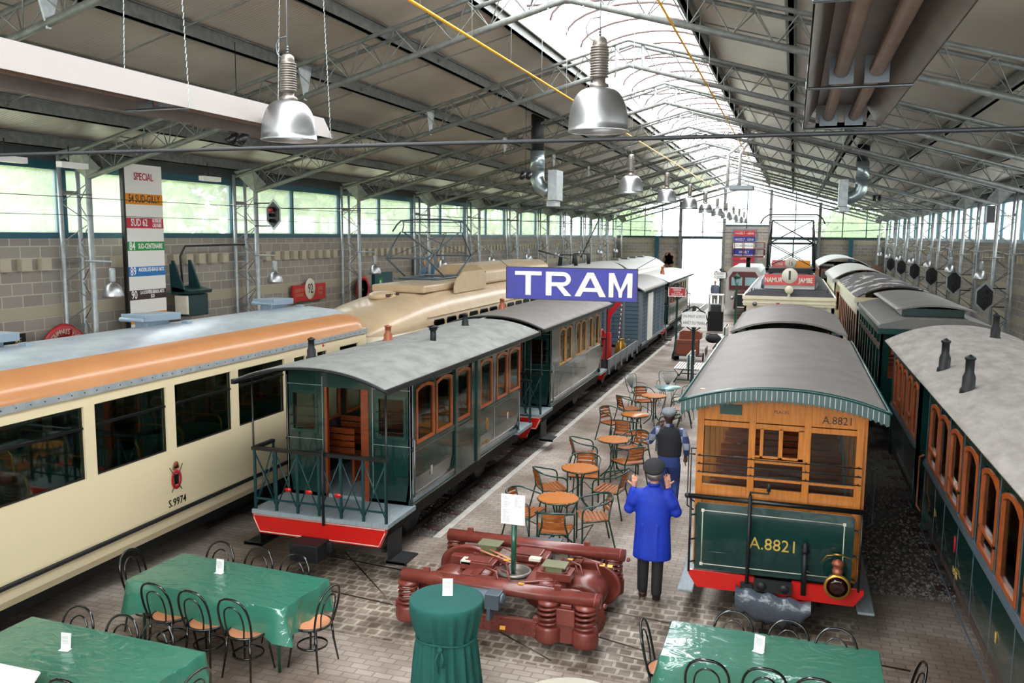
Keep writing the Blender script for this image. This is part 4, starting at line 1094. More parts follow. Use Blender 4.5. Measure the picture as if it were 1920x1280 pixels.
# oil lamp
b = MB(); b.lathe([(.001,-.02),(.09,-.02),(.12,.02),(.12,.1),(.1,.16),(.001,.17)], (.68,-.28,.72), 20, 'Y'); o = b.build('headlamp', M['iron'], e)
b = MB(); b.lathe([(.115,-.025),(.14,-.025),(.145,.0),(.12,.01)], (.68,-.28,.72), 24, 'Y', close=True); b.build('lamp_rim', M['brass'], o)
b = MB(); b.lathe([(.001,-.03),(.06,-.028),(.112,-.018)], (.68,-.28,.72), 24, 'Y'); b.build('lens', M['lens'], o)
b = MB(); b.lathe([(.05,0),(.06,.06),(.045,.07),(.055,.12),(.07,.13),(.06,.16),(.001,.19)], (.68,-.22,.83), 14); b.build('lamp_chimney', M['copper'], o)
b = MB(); b.tube([(.5,-.2,.95),(.56,-.2,1.04),(.68,-.2,1.06),(.82,-.2,1.03),(.86,-.2,.92)], .005, 5); b.cyl((.63,-.2,1.06),(.74,-.2,1.06),.012,n=8); b.build('bail_handle', M['brass'], o)
# floor, posts, benches, running boards
b = MB(); b.box(-.9, .9, .2, 6.4, .62, .68); b.build('floor_board', M['plankgrey'], e)
for i in range(8):
    for s in (-1, 1):
        b = MB(); b.box(s*.88, s*.95, .25+i*.85, .32+i*.85, .62, 2.68); b.build('side_post', M['honey'], e)
for i in range(7):
    b = MB(); y = .65+i*.85
    for k in range(5): b.box(-.85, .85, y+k*.07, y+.06+k*.07, 1.06, 1.085)
    for k in range(4): b.box(-.85, .85, y+.38, y+.4, 1.16+k*.1, 1.24+k*.1)
    for x in (-.8, 0, .8): b.box(x-.02, x+.02, y, y+.4, .68, 1.06)
    b.build('bench', M['teak'], e)
for s in (-1, 1):
    b = MB(); b.box(s*.93, s*1.12, .02, 6.3, .3, .335)
    b.build('running_board', M['plankgrey'], e, bevel=.012)
    h = MB(); h.tube([(s*.98,.3,1.95),(s*1.06,.3,1.95),(s*1.06,.3,1.3),(s*.98,.3,1.25)], .01, 6); h.tube([(s*.98,.6,1.95),(s*1.06,.6,1.95),(s*1.06,.6,1.3),(s*.98,.6,1.25)], .01, 6); h.build('grab_rail', M['iron'], e)
b = MB(); b.box(-.7, .7, .2, 6.3, .35, .6); b.build('underframe', M['underframe'], e)
for y in (1.8, 4.6): wheelset(e, y, .32)
b = MB(); b.tube([(.8, .4, 1.2), (.7, .9, 2.3)], .02, 6); b.sphere((.55, 1.2, 1.15), .16, 10, 6, sz=.4); b.build('spare_fittings', M['bluegrey'], e)
simplecar('closed tramcar with plain arched grey roof coupled behind the open wooden tram', -.02, 17.1, 4.1, .98, 3.02, 'canvasroof2', 'green', wz=(1.7,2.4), nwin=5, ze=2.78, name='green_tramcar')

# ---- motor tram with route boards
e = empty('motor_tramcar', 'cream motor tramcar under a tall black pantograph with route board NAMUR JAMBE', 'tram', (-.05, 21.9, 0)); N_ = e
hw = 1.03
wins = [(.5+i*1.1, 1.4+i*1.1, 1.7, 2.6) for i in range(8)]
for s in (-1, 1):
    b = MB(); b.panel('X', s*hw, s*(hw-.05), 0, 9.6, .6, 2.9, wins); b.build('side_wall', M['cream_old'], e)
    for w in wins: win_x(e, s*(hw-.04), s*(hw+.01), w[0], w[1], w[2], w[3], 'winwood', arch=.0)
b = MB(); b.panel('Y', 0, .06, -hw, hw, .6, 2.95, [(-.95,-.42,1.9,2.72), (-.3,.3,1.9,2.72), (.42,.95,1.9,2.72)]); b.build('end_wall', M['cream_old'], e)
for a, c in ((-.95,-.42), (-.3,.3), (.42,.95)): win_y(e, -.01, .06, a, c, 1.9, 2.72, 'winwood')
b = MB(); b.box(-hw-.03, hw+.03, -.06, 0, 2.92, 3.16); b.box(-hw-.05, hw+.05, -.1, 9.7, 3.08, 3.16); b.box(-hw-.05, hw+.05, -.08, 0, 2.98, 3.0); b.build('cornice', M['cream_old'], e)
b = MB(); b.lathe([(.05,0),(.055,.01),(.03,.03),(.001,.03)], (-.78, -.09, 2.96), 12, 'Y'); b.build('horn', M['steel'], e)
b = MB(); b.box(-.28, -.2, -.085, -.06, 2.94, 3.0); b.build('red_plate', M['signred'], e)
b = MB(); b.loft([[(x*k, y, z) for x, z in ((-1.0,3.16),(-.98,3.2),(-.75,3.32),(.75,3.32),(.98,3.2),(1.0,3.16))] for y, k in ((-.05,1.03),(.5,1.03),(9.6,1.03))]); b.build('roof', M['blackroof'], e)
b = MB(); b.loft([[(x*k, y, 3.3+z*k2) for x, z in ((-.68,0),(-.66,.22),(-.4,.3),(.4,.3),(.66,.22),(.68,0))] for y, k, k2 in ((.15,.9,.6),(.5,1,1),(9,1,1))]); b.build('clerestory', M['blackroof'], e)
f = MB(); f.cyl((0, -.2, 3.33), (0, .1, 3.33), .07, n=14); f.lathe([(.09,-.22),(.1,-.2),(.08,-.12),(.06,0)], (0,0,3.33), 16, 'Y'); f.box(-.03,.03,-.1,-.04,3.16,3.3); f.build('headlamp', M['cream_old'], e)
f = MB(); f.lathe([(.001,-.2),(.07,-.205)], (0,0,3.33), 14, 'Y'); f.build('lens', M['lens'], e)
for s in (-1, 1):
    f = MB()
    for k in range(6): f.cyl((s*(.55+k*.065), -.0, 3.24), (s*(.55+k*.065), .12, 3.32), .022, n=6)
    f.box(s*.5, s*.95, -.03, .15, 3.2, 3.24); f.build('resistor_bank', M['iron'], e)
b = MB(); b.box(-.58, .58, -.07, -.03, 3.44, 3.69); rb_ = b.build('route_board', M['redbuffer'], e)
text('NAMUR', .16, M['signcream'], rb_, on_y(-.37, -.074, 3.55), bold=.004, sx=.72); text('JAMBE', .16, M['signcream'], rb_, on_y(.37, -.074, 3.55), bold=.004, sx=.72)
b = MB(); b.lathe([(.001,-.1),(.18,-.1),(.185,-.09),(.185,-.07),(.001,-.07)], (0,0,3.66), 26, 'Y'); dsc = b.build('route_disc', M['signcream'], e)
text('1', .28, M['black'], dsc, on_y(0, -.103, 3.66), bold=.012, sx=1)
b = MB(); b.box(-.58, .58, -.02, .0, 3.34, 3.44); b.build('board_bracket', M['whiteroof'], e)
# number 16 board further back on the roof
b = MB(); b.box(-.5, -.1, 3.5, 3.54, 3.74, 3.94); x_ = b.build('destination_board', M['redbuffer'], e, label='red destination board half')
text('MONS', .11, M['signcream'], x_, on_y(-.33, 3.49, 3.83), sx=.8)
b = MB(); b.box(.1, .52, 3.5, 3.54, 3.74, 3.94); b.build('destination_board', M['orange'], e, label='yellow destination board half')
b = MB(); b.lathe([(.001,3.45),(.15,3.45),(.155,3.5),(.001,3.5)], (0,0,3.86), 22, 'Y'); x_ = b.build('number_disc', M['signcream'], e)
text('16', .2, M['black'], x_, on_y(0, 3.445, 3.86), sx=.7)
b = MB(); b.box(-.65, .65, 3.2, 5.2, 3.6, 3.72); b.tube([(-.62,3.2,3.7),(-.62,5.2,3.7)], .05, 8); b.tube([(.62,3.2,3.7),(.62,5.2,3.7)], .05, 8); b.build('pantograph_base', M['iron'], e)
f = MB(); zt = 5.05; ym = 4.2
for s in (-1, 1):
    for y in (3.3, 5.1):
        f.tube([(s*.62, y, 3.75), (s*.6, y+(-.45 if y < 4 else .45), 4.4)], .03, 8)
        f.tube([(s*.6, y+(-.45 if y < 4 else .45), 4.4), (s*.56, ym, zt)], .024, 8)
for y in (2.85, 5.55):
    f.tube([(-.6,y,4.4),(.6,y,4.4)], .02, 6); f.tube([(-.6,y,4.4),(.56,ym,zt)], .014, 5); f.tube([(.6,y,4.4),(-.56,ym,zt)], .014, 5)
    yb_ = 3.3 if y < 4 else 5.1; f.tube([(-.6,y,4.4),(.62,yb_,3.75)], .012, 5); f.tube([(.6,y,4.4),(-.62,yb_,3.75)], .012, 5)
f.tube([(-.58,ym,zt),(.58,ym,zt)], .02, 6); o = f.build('pantograph_arms', M['iron'], e)
f = MB(); f.tube([(-.88,ym,zt-.1),(-.8,ym,zt+.06),(-.66,ym,zt+.16),(.66,ym,zt+.16),(.8,ym,zt+.06),(.88,ym,zt-.1)], .02, 8); f.tube([(-.6,ym+.15,zt+.1),(.6,ym+.15,zt+.1)], .014, 6); f.build('collector_bow', M['iron'], o)
b = MB(); b.box(-.85, .85, .3, 9.3, .25, .6); b.build('underframe', M['underframe'], e)

# ================================================================== brown bogie
e = empty('tram_bogie', 'brown-painted tram bogie with coil springs and big wheels standing on the cobbles', 'bogie', (-3.05, 9.6, 0)); BG = e; e.scale = (1.05, 1, .8)
for y, x0, x1 in ((-.72, -1.08, 1.17), (.72, -1.08, 1.17)):
    b = MB(); b.cyl((x0, y, .78), (x1, y, .78), .095, n=20); b.lathe([(.098, 0), (.098, .02)], (x1-.06, y, .78), 20, 'X'); b.lathe([(.02,0),(.035,.01),(.035,.03),(.02,.04)], (x1+.02, y, .72), 8, 'X')
    for x in (x0+.3, x1-.45): b.box(x-.05, x+.02, y-.02, y+.02, .84, .93)
    b.build('side_tube', M['bogie'], e)
def spring(x, y, z0=.36, z1=.68):
    b = MB(); pts = [(x+.1*math.cos(t*.5), y+.1*math.sin(t*.5), z0 + (z1-z0)*t/56) for t in range(57)]; b.tube(pts, .022, 7); b.build('coil_spring', M['bogie'], e)
    b = MB(); b.lathe([(.135,0),(.14,.02),(.14,.2),(.13,.22),(.001,.22)], (x, y, .15), 20); b.build('spring_cup', M['bogie'], e)
    b = MB(); b.lathe([(.11,0),(.12,.02),(.11,.05),(.001,.06)], (x, y, .67), 18); b.cyl((x, y, .7), (x, y, .8), .012, n=6); b.build('spring_cap', M['bogie'], e)
for s in (-1, 1):
    for x in (-1.0, .62, 1.02): spring(x, s*.76)
    b = MB(); b.box(-.9, .5, s*.74, s*.8, .17, .4); b.box(.45, 1.14, s*.73, s*.79, .14, .46); b.box(-1.15, -.75, s*.73, s*.79, .15, .42)
    b.build('equaliser_plate', M['bogie'], e, bevel=.01)
    rv = MB()
    for x in (-.1, .0, .1, .36, .42, .48):
        for z in (.22, .3, .36): rv = MB(); rv.sphere((x, s*.805, z), .014, 6, 4); rv.build('rivet', M['bogie'], e)
    b = MB(); b.box(.72, .92, s*.68, s*.84, .42, .66); b.box(.76, .88, s*.7, s*.82, .66, .72); b.build('axle_box', M['bogie'], e, bevel=.012)
for x in (-.72, .8):
    for s in (-1, 1):
        b = MB(); b.lathe([(.05,-.07),(.14,-.06),(.2,-.02),(.3,-.03),(.34,-.06),(.37,-.05),(.38,-.03),(.345,-.015),(.34,.06),(.28,.06),(.2,.02),(.13,.05),(.05,.06)] if s > 0 else [(.05,-.06),(.13,-.05),(.2,-.02),(.28,-.06),(.34,-.06),(.345,.015),(.38,.03),(.37,.05),(.34,.06),(.3,.03),(.2,.02),(.14,.06),(.05,.07)], (x, s*.5, .39), 36, 'Y')
        b.build('wheel', M['bogie'], e)
    b = MB(); b.cyl((x, -.7, .39), (x, .7, .39), .06, n=14); b.lathe([(.1,-.2),(.24,-.18),(.26,-.1),(.26,.12),(.2,.2),(.1,.22)], (x, .2 if x > 0 else -.15, .42), 22, 'Y'); b.build('axle_gearcase', M['bogie'], e)
    b = MB(); sx_ = -1 if x > 0 else 1
    b.lathe([(.12,-.3),(.21,-.28),(.21,-.1),(.225,-.09),(.225,.1),(.21,.11),(.21,.3),(.1,.32)], (x+sx_*.38, 0, .5), 22, 'Y'); b.build('traction_motor', M['bogie'], e)
    b = MB(); b.box(x+sx_*.3-.2, x+sx_*.3+.2, -.12, .12, .66, .78); b.box(x+sx_*.3-.14, x+sx_*.3+.14, -.09, .09, .78, .8)
    for px in (-.14, .14):
        for py in (-.08, .08): b.cyl((x+sx_*.3+px, py, .78), (x+sx_*.3+px, py, .81), .014, n=6)
    b.build('motor_hatch', M['bogie'], e, bevel=.008)
for x, y in ((-.42, .4), (.5, -.02)):
    b = MB(); b.box(x-.14, x+.14, y-.11, y+.11, .86, .885); b.box(x-.1, x+.1, y-.08, y+.08, .72, .86); b.build('fibre_plate', M['olive'], e, bevel=.008, label='olive side-bearing plate')
b = MB(); b.lathe([(.2,.62),(.2,.68),(.17,.68),(.16,.63),(.08,.62),(.08,.6),(.001,.6)], (0,.02,0), 28); b.build('centre_bowl', M['castgrey'], e, label='grey greasy centre bowl')
b = MB(); b.box(-.55, -.2, -.3, .3, .56, .68); b.box(.2, .55, -.3, .3, .56, .68); b.box(-.9, .95, .3, .42, .5, .64); b.box(-.9, .95, -.42, -.3, .5, .64)
b.box(-.15, .3, .34, .62, .66, .76); b.box(-.1, .22, .36, .6, .76, .79); b.box(-.35,.05,-.5,-.28,.62,.7); b.bx((.3,-.3,.7), (.5,.05,.04), rz=.5); b.bx((-.35,.2,.72),(.55,.05,.04), rz=-.4)
b.build('bolster_frame', M['bogie'], e, bevel=.012)
for k in range(9):
    rr_ = random.Random(k); x, y = rr_.uniform(-.7,.7), rr_.uniform(-.4,.4); hs = MB()
    hs.tube([(x, y, .62), (x+.1, y+.08, .8), (x+.25, y+.02, .78), (x+.33, y-.1, .64)], .014, 6); hs.build('cable', M['bogie'], e)
for p, q in (((-.42,.34,.8),(.0,.12,.74)), ((-.5,.26,.8),(-.02,.05,.76))):
    b = MB(); b.tube([p, q], .014, 6); b.build('earth_braid', M['salmon'], e)
b = MB()
for k, (x, y, z, rx) in enumerate(((1.02,-.805,.32,PI/2),(.95,.45,.72,.6),(1.05,.4,.74,.6),(.15,-.9,.3,1.2),(-.1,.02,.82,0),(.3,-.72,.88,0),(-.95,-.76,.6,1.3),(.6,.3,.82,0))): b = MB(); b.bx((x, y, z), (.06, .05, .004), rx=rx); b.build('yellow_tag', M['yellowpipe'], e)
b = MB(); b.box(-.62, -.5, -.12, .02, .74, .79); b.box(.12, .26, .2, .3, .76, .8); b.build('white_caps', M['signcream'], e)
for s, x in ((-1, -.05), (1, .15)):
    b = MB(); b.lathe([(.001,-.26),(.09,-.25),(.1,-.2),(.1,.05),(.08,.08),(.08,.2),(.001,.22)], (x, s*.86 if s < 0 else s*.93, .7), 18, 'X'); b.box(x+.02, x+.18, (s*.8 if s<0 else s*.88), (s*.98 if s<0 else s*1.02), .58, .8); b.box(x+.05,x+.09,s*.86,s*1.0,.42,.62)
    b.build('brake_cylinder', M['bluegrey'], e, bevel=.01)
# menu sheet on a post
e = empty('notice_post', 'white typed notice on a dark green post rising from the bogie centre', 'sign', (-3.06, 9.62, .5))
b = MB(); b.cyl((0,0,0), (0,0,.66), .033, n=14); b.build('post', M['greenpaint'], e)
b = MB(); b.box(-.15, .15, -.05, -.045, .63, 1.0); pp = b.build('sheet', M['paper'], e)
b = MB(); rr_ = random.Random(3)
for k in range(24):
    z = .97 - k*.0135
    if k in (10, 11): continue
    for xa in (-.125, .02):
        if k > 11 and xa > 0: continue
        b.box(xa, xa + rr_.uniform(.03, .1), -.0515, -.0505, z-.002, z+.002)
b.build('printed_lines', M['papertext'], pp)

# ================================================================== tables and chairs
def cloth(L, W, z, drop, lb, loc, rz, grp=None):
    """table with a plastic-covered cloth"""
    e = empty('banquet_table', lb, 'table', (*loc, 0), rz)
    b = MB(); b.box(-L/2+.02, L/2-.02, -W/2+.02, W/2-.02, z-.04, z-.006); b.build('tabletop', M['darkwood'], e)
    for sx in (-1, 1):
        for sy in (-1, 1):
            b = MB(); b.cyl((sx*(L/2-.12), sy*(W/2-.1), 0), (sx*(L/2-.12), sy*(W/2-.1), z-.04), .018, n=8); b.build('leg', M['greenpaint'], e)
    rnd = random.Random(int(loc[0]*100)); m = MB(); rows = []
    NU = 20
    def per(h, out):
        pts = []
        cs = [(-1,-1),(1,-1),(1,1),(-1,1)]
        for k in range(4):
            (ax, ay), (bx_, by) = cs[k], cs[(k+1) % 4]
            for i in range(NU):
                t = i/NU; x = (ax+(bx_-ax)*t)*L/2; y = (ay+(by-ay)*t)*W/2
                fold = math.sin((k*NU+i)*1.3)*.6 + math.sin((k*NU+i)*.57+1)*.6
                cf = max(0, 1 - min(t, 1-t)*8)          # corners hang lower, swing out
                o = out*(1+.9*fold) + cf*out*1.8
                nx = x + (ax+bx_)/2*o + (0 if not cf else math.copysign(cf*out*.8, x)*.3)
                ny = y + (ay+by)/2*o
                pts.append((nx, ny, z - h*(1 + (.22*cf if h > .05 else 0)) ))
        return pts
    rings = [per(0, -.0), per(.012, .006), per(drop*.4, .014), per(drop*.75, .026), per(drop, .036)]
    n4 = 4*NU
    vs = [p for r in rings for p in r]; fs = []
    for i in range(len(rings)-1):
        for k in range(n4): l = (k+1) % n4; fs.append((i*n4+k, (i+1)*n4+k, (i+1)*n4+l, i*n4+l))
    m.add(vs, fs, True); m.add(rings[0], [tuple(range(n4))], False)
    c = m.build('tablecloth', M['oilcloth'], None); c.location = (*loc, .002); c.rotation_euler.z = rz
    return e, c
t1, c1 = cloth(2.06, .86, .75, .32, 'long dining table under a green cloth beside the cream tramcar coat of arms', (-5.83, 7.82), -.06)
tag(c1, 'green cloth under clear plastic on the table nearer the balcony tram', 'tablecloth')
t2, c2 = cloth(2.1, .84, .75, .32, 'long dining table under a green cloth cut by the bottom left corner of the photo', (-6.06, 5.93), -.03)
tag(c2, 'green cloth under clear plastic on the bottom left corner table', 'tablecloth')
t3, c3_ = cloth(1.92, .76, .75, .32, 'long dining table under a green cloth in front of the open wooden tram', (-.03, 8.0), -.01)
tag(c3_, 'green cloth under clear plastic on the table before the open wooden tram', 'tablecloth')
def card(x, y, z, rz, lb, s=1):
    e = empty('menu_card', lb, 'card', (x, y, z), rz)
    b = MB(); b.bx((0, 0, .078*s), (.1*s, .003, .15*s), rx=-.12); b.bx((0, -.02, .002), (.1*s, .06, .003)); p = b.build('holder', M['paper'], e)
    b = MB()
    for k in range(8): b.bx((0, -.006-.0+(.078*s-.02-k*.0)*0 + (-.0035) + (k*.012-.04)*.12, .13*s-k*.013*s), (.07*s, .001, .003), rx=-.12)
    b.build('printed_lines', M['papertext'], p)
card(-6.23, 5.95, .755, .15, 'white menu card on the bottom left corner table')
card(-6.03, 7.95, .755, .0, 'white menu card on the green table nearer the balcony tram')
card(-.13, 8.0, .755, -.35, 'white menu card on the green table before the open wooden tram')
# bentwood style chairs
def bistro(lb):
    e = empty('bistro_chair', lb, 'chair')
    b = MB(); b.lathe([(.001,.455),(.17,.458),(.19,.463),(.2,.455),(.19,.445),(.001,.44)], n=24, sy=.97); b.build('seat', M['salmon'], e)
    b = MB(); b.lathe([(.2,.435),(.212,.44),(.212,.462),(.2,.468)], n=24, close=True); b.build('seat_rim', M['blackgloss'], e)
    H = [(-.165,-.15,.44),(-.19,-.19,.6),(-.185,-.225,.75),(-.14,-.25,.85),(-.07,-.265,.895),(0,-.27,.905),(.07,-.265,.895),(.14,-.25,.85),(.185,-.225,.75),(.19,-.19,.6),(.165,-.15,.44)]
    b = MB(); b.tube(smooth(H), .0125, 8); b.build('back_hoop', M['blackgloss'], e)
    b = MB(); b.tube(smooth([(-.09,-.18,.45),(-.115,-.205,.6),(-.1,-.235,.74),(-.05,-.25,.8),(0,-.255,.815),(.05,-.25,.8),(.1,-.235,.74),(.115,-.205,.6),(.09,-.18,.45)]), .009, 6); b.build('inner_hoop', M['blackgloss'], e)
    for x, y in ((-.15,.13),(.15,.13),(-.14,-.15),(.14,-.15)):
        b = MB(); b.tube([(x, y, .45), (x*1.1, y*1.1, .25), (x*1.3, y*1.35, 0)], [.014,.013,.01], 8); b.build('leg', M['blackgloss'], e)
    b = MB(); b.lathe([(.155,.2),(.165,.205),(.165,.22),(.155,.225)], n=20, close=True); b.build('stretcher_ring', M['blackgloss'], e)
    return e
BC = bistro('x'); BK = kids(BC); used = [0]
def chair(x, y, rz, lb, src=None, K=None, flag=None):
    src = src or BC; K = K or BK; flag = flag or used
    if flag[0] == 0: r = src; flag[0] = 1
    else:
        r = src.copy(); COL.objects.link(r)
        for c in K: d = c.copy(); COL.objects.link(d); d.parent = r
    r.location = (x, y, 0); r.rotation_euler.z = rz; r['label'] = lb; return r
D = .27
for i, (bx_, by) in enumerate(((-6.36,8.42),(-5.81,8.4),(-5.3,8.36))):
    chair(bx_, by-D+.02, PI, ('black hoop-back chair behind the balcony-side green table, %s' % ('closest to the cream tram','the middle of three','closest to the tram balcony')[i]))['group'] = 'hoop-back chairs at the balcony-side table'
for i, (bx_, by) in enumerate(((-6.27,7.14),(-5.77,7.11),(-5.25,7.07))):
    chair(bx_, by+D, -.06, ('black hoop-back chair on the camera side of the balcony-side table, %s' % ('closest to the cream tram','middle of three','closest to the brown bogie')[i]))['group'] = 'hoop-back chairs at the balcony-side table'
chair(-7.12+D-.1, 7.85, -PI/2, 'black hoop-back chair at the cream-tram end of the balcony-side table')
chair(-4.72, 7.73, PI/2-.1, 'black hoop-back chair with salmon seat at the bogie end of the balcony-side table')
for i, (bx_, by) in enumerate(((-6.55,6.44),(-6.0,6.42),(-5.58,6.41))):
    chair(bx_, by-D+.02, PI, ('black hoop-back chair behind the bottom left corner table, %s' % ('first from the cream tram','second from the cream tram','third from the cream tram')[i]))['group'] = 'hoop-back chairs at the corner table'
for i, (bx_, by) in enumerate(((-6.62,5.3),(-6.12,5.3),(-5.6,5.28))):
    chair(bx_, by+D, 0, ('black hoop-back chair on the camera side of the corner table, %s' % ('cut by the photo edge','second along','third along beside the corner')[i]))['group'] = 'hoop-back chairs at the corner table'
chair(-4.9, 5.8, PI/2-.1, 'black hoop-back chair at the bogie end of the corner table')
for i, (bx_, by) in enumerate(((-.39,8.44),(.13,8.4),(.56,8.37))):
    chair(bx_, by-D+.02, PI, ('black hoop-back chair between the open tram and its table, %s' % ('under the plastic-wrapped coupling','the middle one','below the oil headlamp')[i]))['group'] = 'hoop-back chairs at the open tram table'
for i, (bx_, by) in enumerate(((-.55,7.41),(-.06,7.42),(.36,7.38))):
    chair(bx_, by+D-.05, 0, ('black hoop-back chair on the camera side of the open tram table, %s' % ('nearest the bogie','middle of the row','nearest the green tram')[i]))['group'] = 'hoop-back chairs at the open tram table'
chair(-.96, 7.95, -PI/2, 'black hoop-back chair at the bogie end of the open tram table')
chair(1.0, 7.9, PI/2, 'black hoop-back chair by itself at the long green tram end of the table')
# standing table with draped cloth
e = empty('standing_table', 'tall round standing table wrapped in a tied dark green cloth', 'table', (-3.04, 7.42, 0))
b = MB(); b.cyl((0,0,.02), (0,0,1.06), .03, n=10); b.lathe([(.25,0),(.25,.02),(.001,.03)]); b.build('pedestal', M['steel'], e)
b = MB(); b.lathe([(.34,1.06),(.34,1.085),(.001,1.085)], n=32); b.build('tabletop', M['darkwood'], e)
b = MB(); n = 96; prof = [(.0,1.1,0),(.2,1.1,0),(.345,1.1,0),(.358,1.092,0),(.36,1.05,.004),(.35,.98,.012),(.315,.86,.02),(.28,.76,.022),(.275,.73,.02),(.285,.68,.024),(.3,.5,.03),(.32,.25,.035),(.335,.01,.04)]
vs = []; fs = []
for r, z, a in prof:
    for k in range(n):
        t = 2*PI*k/n; q = r + a*(math.sin(t*19+z*2)*.7 + math.sin(t*31+1)*.4) if r > 0 else .001
        vs.append((q*math.cos(t), q*math.sin(t), z))
for i in range(len(prof)-1):
    for k in range(n): l = (k+1) % n; fs.append((i*n+k, i*n+l, (i+1)*n+l, (i+1)*n+k))
b.add(vs, fs, True); o = b.build('draped_cloth', M['velvetgreen'], None)
o.location = (-3.04, 7.42, 0); tag(o, 'dark green cloth gathered and tied round the tall standing table', 'tablecloth')
b = MB(); b.tube([(.295*math.cos(t), .295*math.sin(t), .735+.012*math.sin(t*3)) for t in [2*PI*k/30 for k in range(30)]], .012, 6, closed=True); b.tube([(.06,-.3,.73),(.02,-.33,.62),(.05,-.335,.5)], .012, 5); b.tube([(.06,-.3,.73),(.1,-.33,.64),(.09,-.335,.56)], .012, 5); b.sphere((.06,-.31,.72), .03, 8, 6); b.build('tie_band', M['velvetgreen'], o)
card(-3.06, 7.5, 1.102, .35, 'white menu card on the tall standing table')
# pale round table peeping in at the bottom edge
e = empty('round_table', 'cream round table top cut by the bottom edge of the photo', 'table', (-1.5, 6.25, 0))
b = MB(); b.lathe([(.45,.87),(.46,.88),(.46,.9),(.001,.9)], n=40); b.build('tabletop', M['signcream'], e)
b = MB(); b.cyl((0,0,0), (0,0,.87), .035, n=10); b.lathe([(.25,0),(.25,.02),(.001,.03)]); b.build('pedestal', M['iron'], e)
e = empty('notice_board', 'white board corner poking in at the bottom left edge', 'board', (-5.98, 5.08, 0))
b = MB(); b.bx((0,0,.9), (.5,.02,.3), rx=-.9); b.build('panel', M['paper'], e); b = MB(); b.cyl((0,.02,0), (0,.02,.88), .02); b.build('post', M['iron'], e)

# cafe armchairs
def cafechair(lb):
    e = empty('cafe_armchair', lb, 'chair')
    G_ = M['cafegreen']
    b = MB(); b.tube(smooth([(-.27,.2,0),(-.27,.2,.3),(-.27,.2,.56),(-.265,.14,.64),(-.27,.0,.67),(-.265,-.12,.7),(-.21,-.22,.73),(-.1,-.275,.75),(0,-.285,.755),(.1,-.275,.75),(.21,-.22,.73),(.265,-.12,.7),(.27,.0,.67),(.265,.14,.64),(.27,.2,.56),(.27,.2,.3),(.27,.2,0)], 3), .0135, 8); b.build('arm_hoop', G_, e)
    for s in (-1, 1):
        b = MB(); b.tube([(s*.24,-.3,0),(s*.2,-.2,.43),(s*.165,-.22,.55),(s*.15,-.265,.75)], .0135, 8); b.build('rear_leg', G_, e)
    b = MB(); b.tube([(-.27,.19,.42),(-.2,-.2,.42),(.2,-.2,.42),(.27,.19,.42)], .011, 6, closed=True); b.tube([(-.27,.2,.12),(0,.0,.3),(.27,.2,.12)], .009, 6); b.build('seat_rail', G_, e)
    b = MB()
    for k in range(7):
        y = -.17+k*.06; w = .2 + .06*(y+.2)/.4; z = .44 - .012*math.sin(PI*k/6); b.bx((0, y, z), (2*w, .046, .014))
    b.build('seat_slats', M['cafewood'], e)
    b = MB()
    for k in range(4):
        z = .5+k*.063
        o_ = []
        for i in range(7):
            x = -.165+.055*i; yy = -.205-.02*k - .035*(1-(x/.165)**2); o_.append((x, yy))
        b.loft([[(x, yy, z), (x, yy+.01, z), (x, yy+.01, z+.048), (x, yy, z+.048)] for x, yy in o_], smooth=False)
    b.build('backrest_slats', M['cafewood'], e); return e
CCH = cafechair('x'); CK = kids(CCH); u2 = [0]
def fac(x, y, tx, ty): return math.atan2(ty-y, tx-x) - PI/2
tabs = [(-3.15,12.05),(-3.23,13.78),(-3.10,16.0),(-3.12,18.47),(-3.07,20.83)]
tn = ['the cafe table nearest the bogie', 'the second cafe table', 'the third cafe table', 'the fourth cafe table', 'the cafe table beside the teal one']
chs = [(0,-3.05,11.5,'back to the camera'),(0,-3.68,12.15,'on the balcony tram side'),(0,-2.66,12.25,'on the walking men side'),
 (1,-3.66,13.5,'on the balcony tram side'),(1,-3.3,14.42,'behind the tabletop'),(1,-2.7,13.7,'on the walking men side'),
 (2,-3.62,15.8,'on the balcony tram side'),(2,-2.72,15.55,'back to the camera'),(2,-2.8,16.55,'half hidden behind another chair'),
 (3,-3.68,18.8,'on the balcony tram side'),(3,-3.2,17.85,'back to the camera'),(3,-2.42,18.5,'beside the man in the flat cap'),
 (4,-3.62,20.45,'on the balcony tram side'),(4,-3.45,21.55,'behind the tabletop'),(4,-2.45,20.9,'beyond the flat cap man')]
for t, x, y, w in chs:
    tx, ty = tabs[t]; r = chair(x, y, fac(x, y, tx, ty), 'slatted wood armchair at %s, %s' % (tn[t], w), CCH, CK, u2); r['group'] = 'cafe armchairs along the platform'
for i, (x, y) in enumerate(tabs):
    e = empty('cafe_table', 'round slatted wooden cafe table, %s' % ('nearest to the brown bogie', 'second from the bogie', 'third from the bogie, mid row', 'fourth from the bogie', 'fifth from the bogie beside the teal table')[i], 'table', (x, y, 0), i*.7+.2, group='round wooden cafe tables')
    b = MB(); k = -.28
    while k < .28:
        h_ = math.sqrt(max(.3**2-(k+.025)**2, .001)); b.bx((0, k+.025, .715), (2*h_, .046, .018)); k += .05
    if i == 3: b = MB(); b.lathe([(.3,.706),(.3,.722),(.001,.724)], n=36)
    b.build('tabletop', M['tabletopwood'], e)
    b = MB(); b.tube([(.302*math.cos(t), .302*math.sin(t), .705) for t in [2*PI*j/36 for j in range(36)]], .012, 6, closed=True); b.build('rim', M['cafegreen'], e)
    for a in range(4):
        c_, s_ = math.cos(a*PI/2+.4), math.sin(a*PI/2+.4)
        b = MB(); b.tube([(c_*.2, s_*.2, .7), (c_*.08, s_*.08, .62), (c_*.045, s_*.045, .5), (c_*.045, s_*.045, .25), (c_*.09, s_*.09, .14), (c_*.25, s_*.25, .0)], .013, 7); b.build('leg', M['cafegreen'], e)
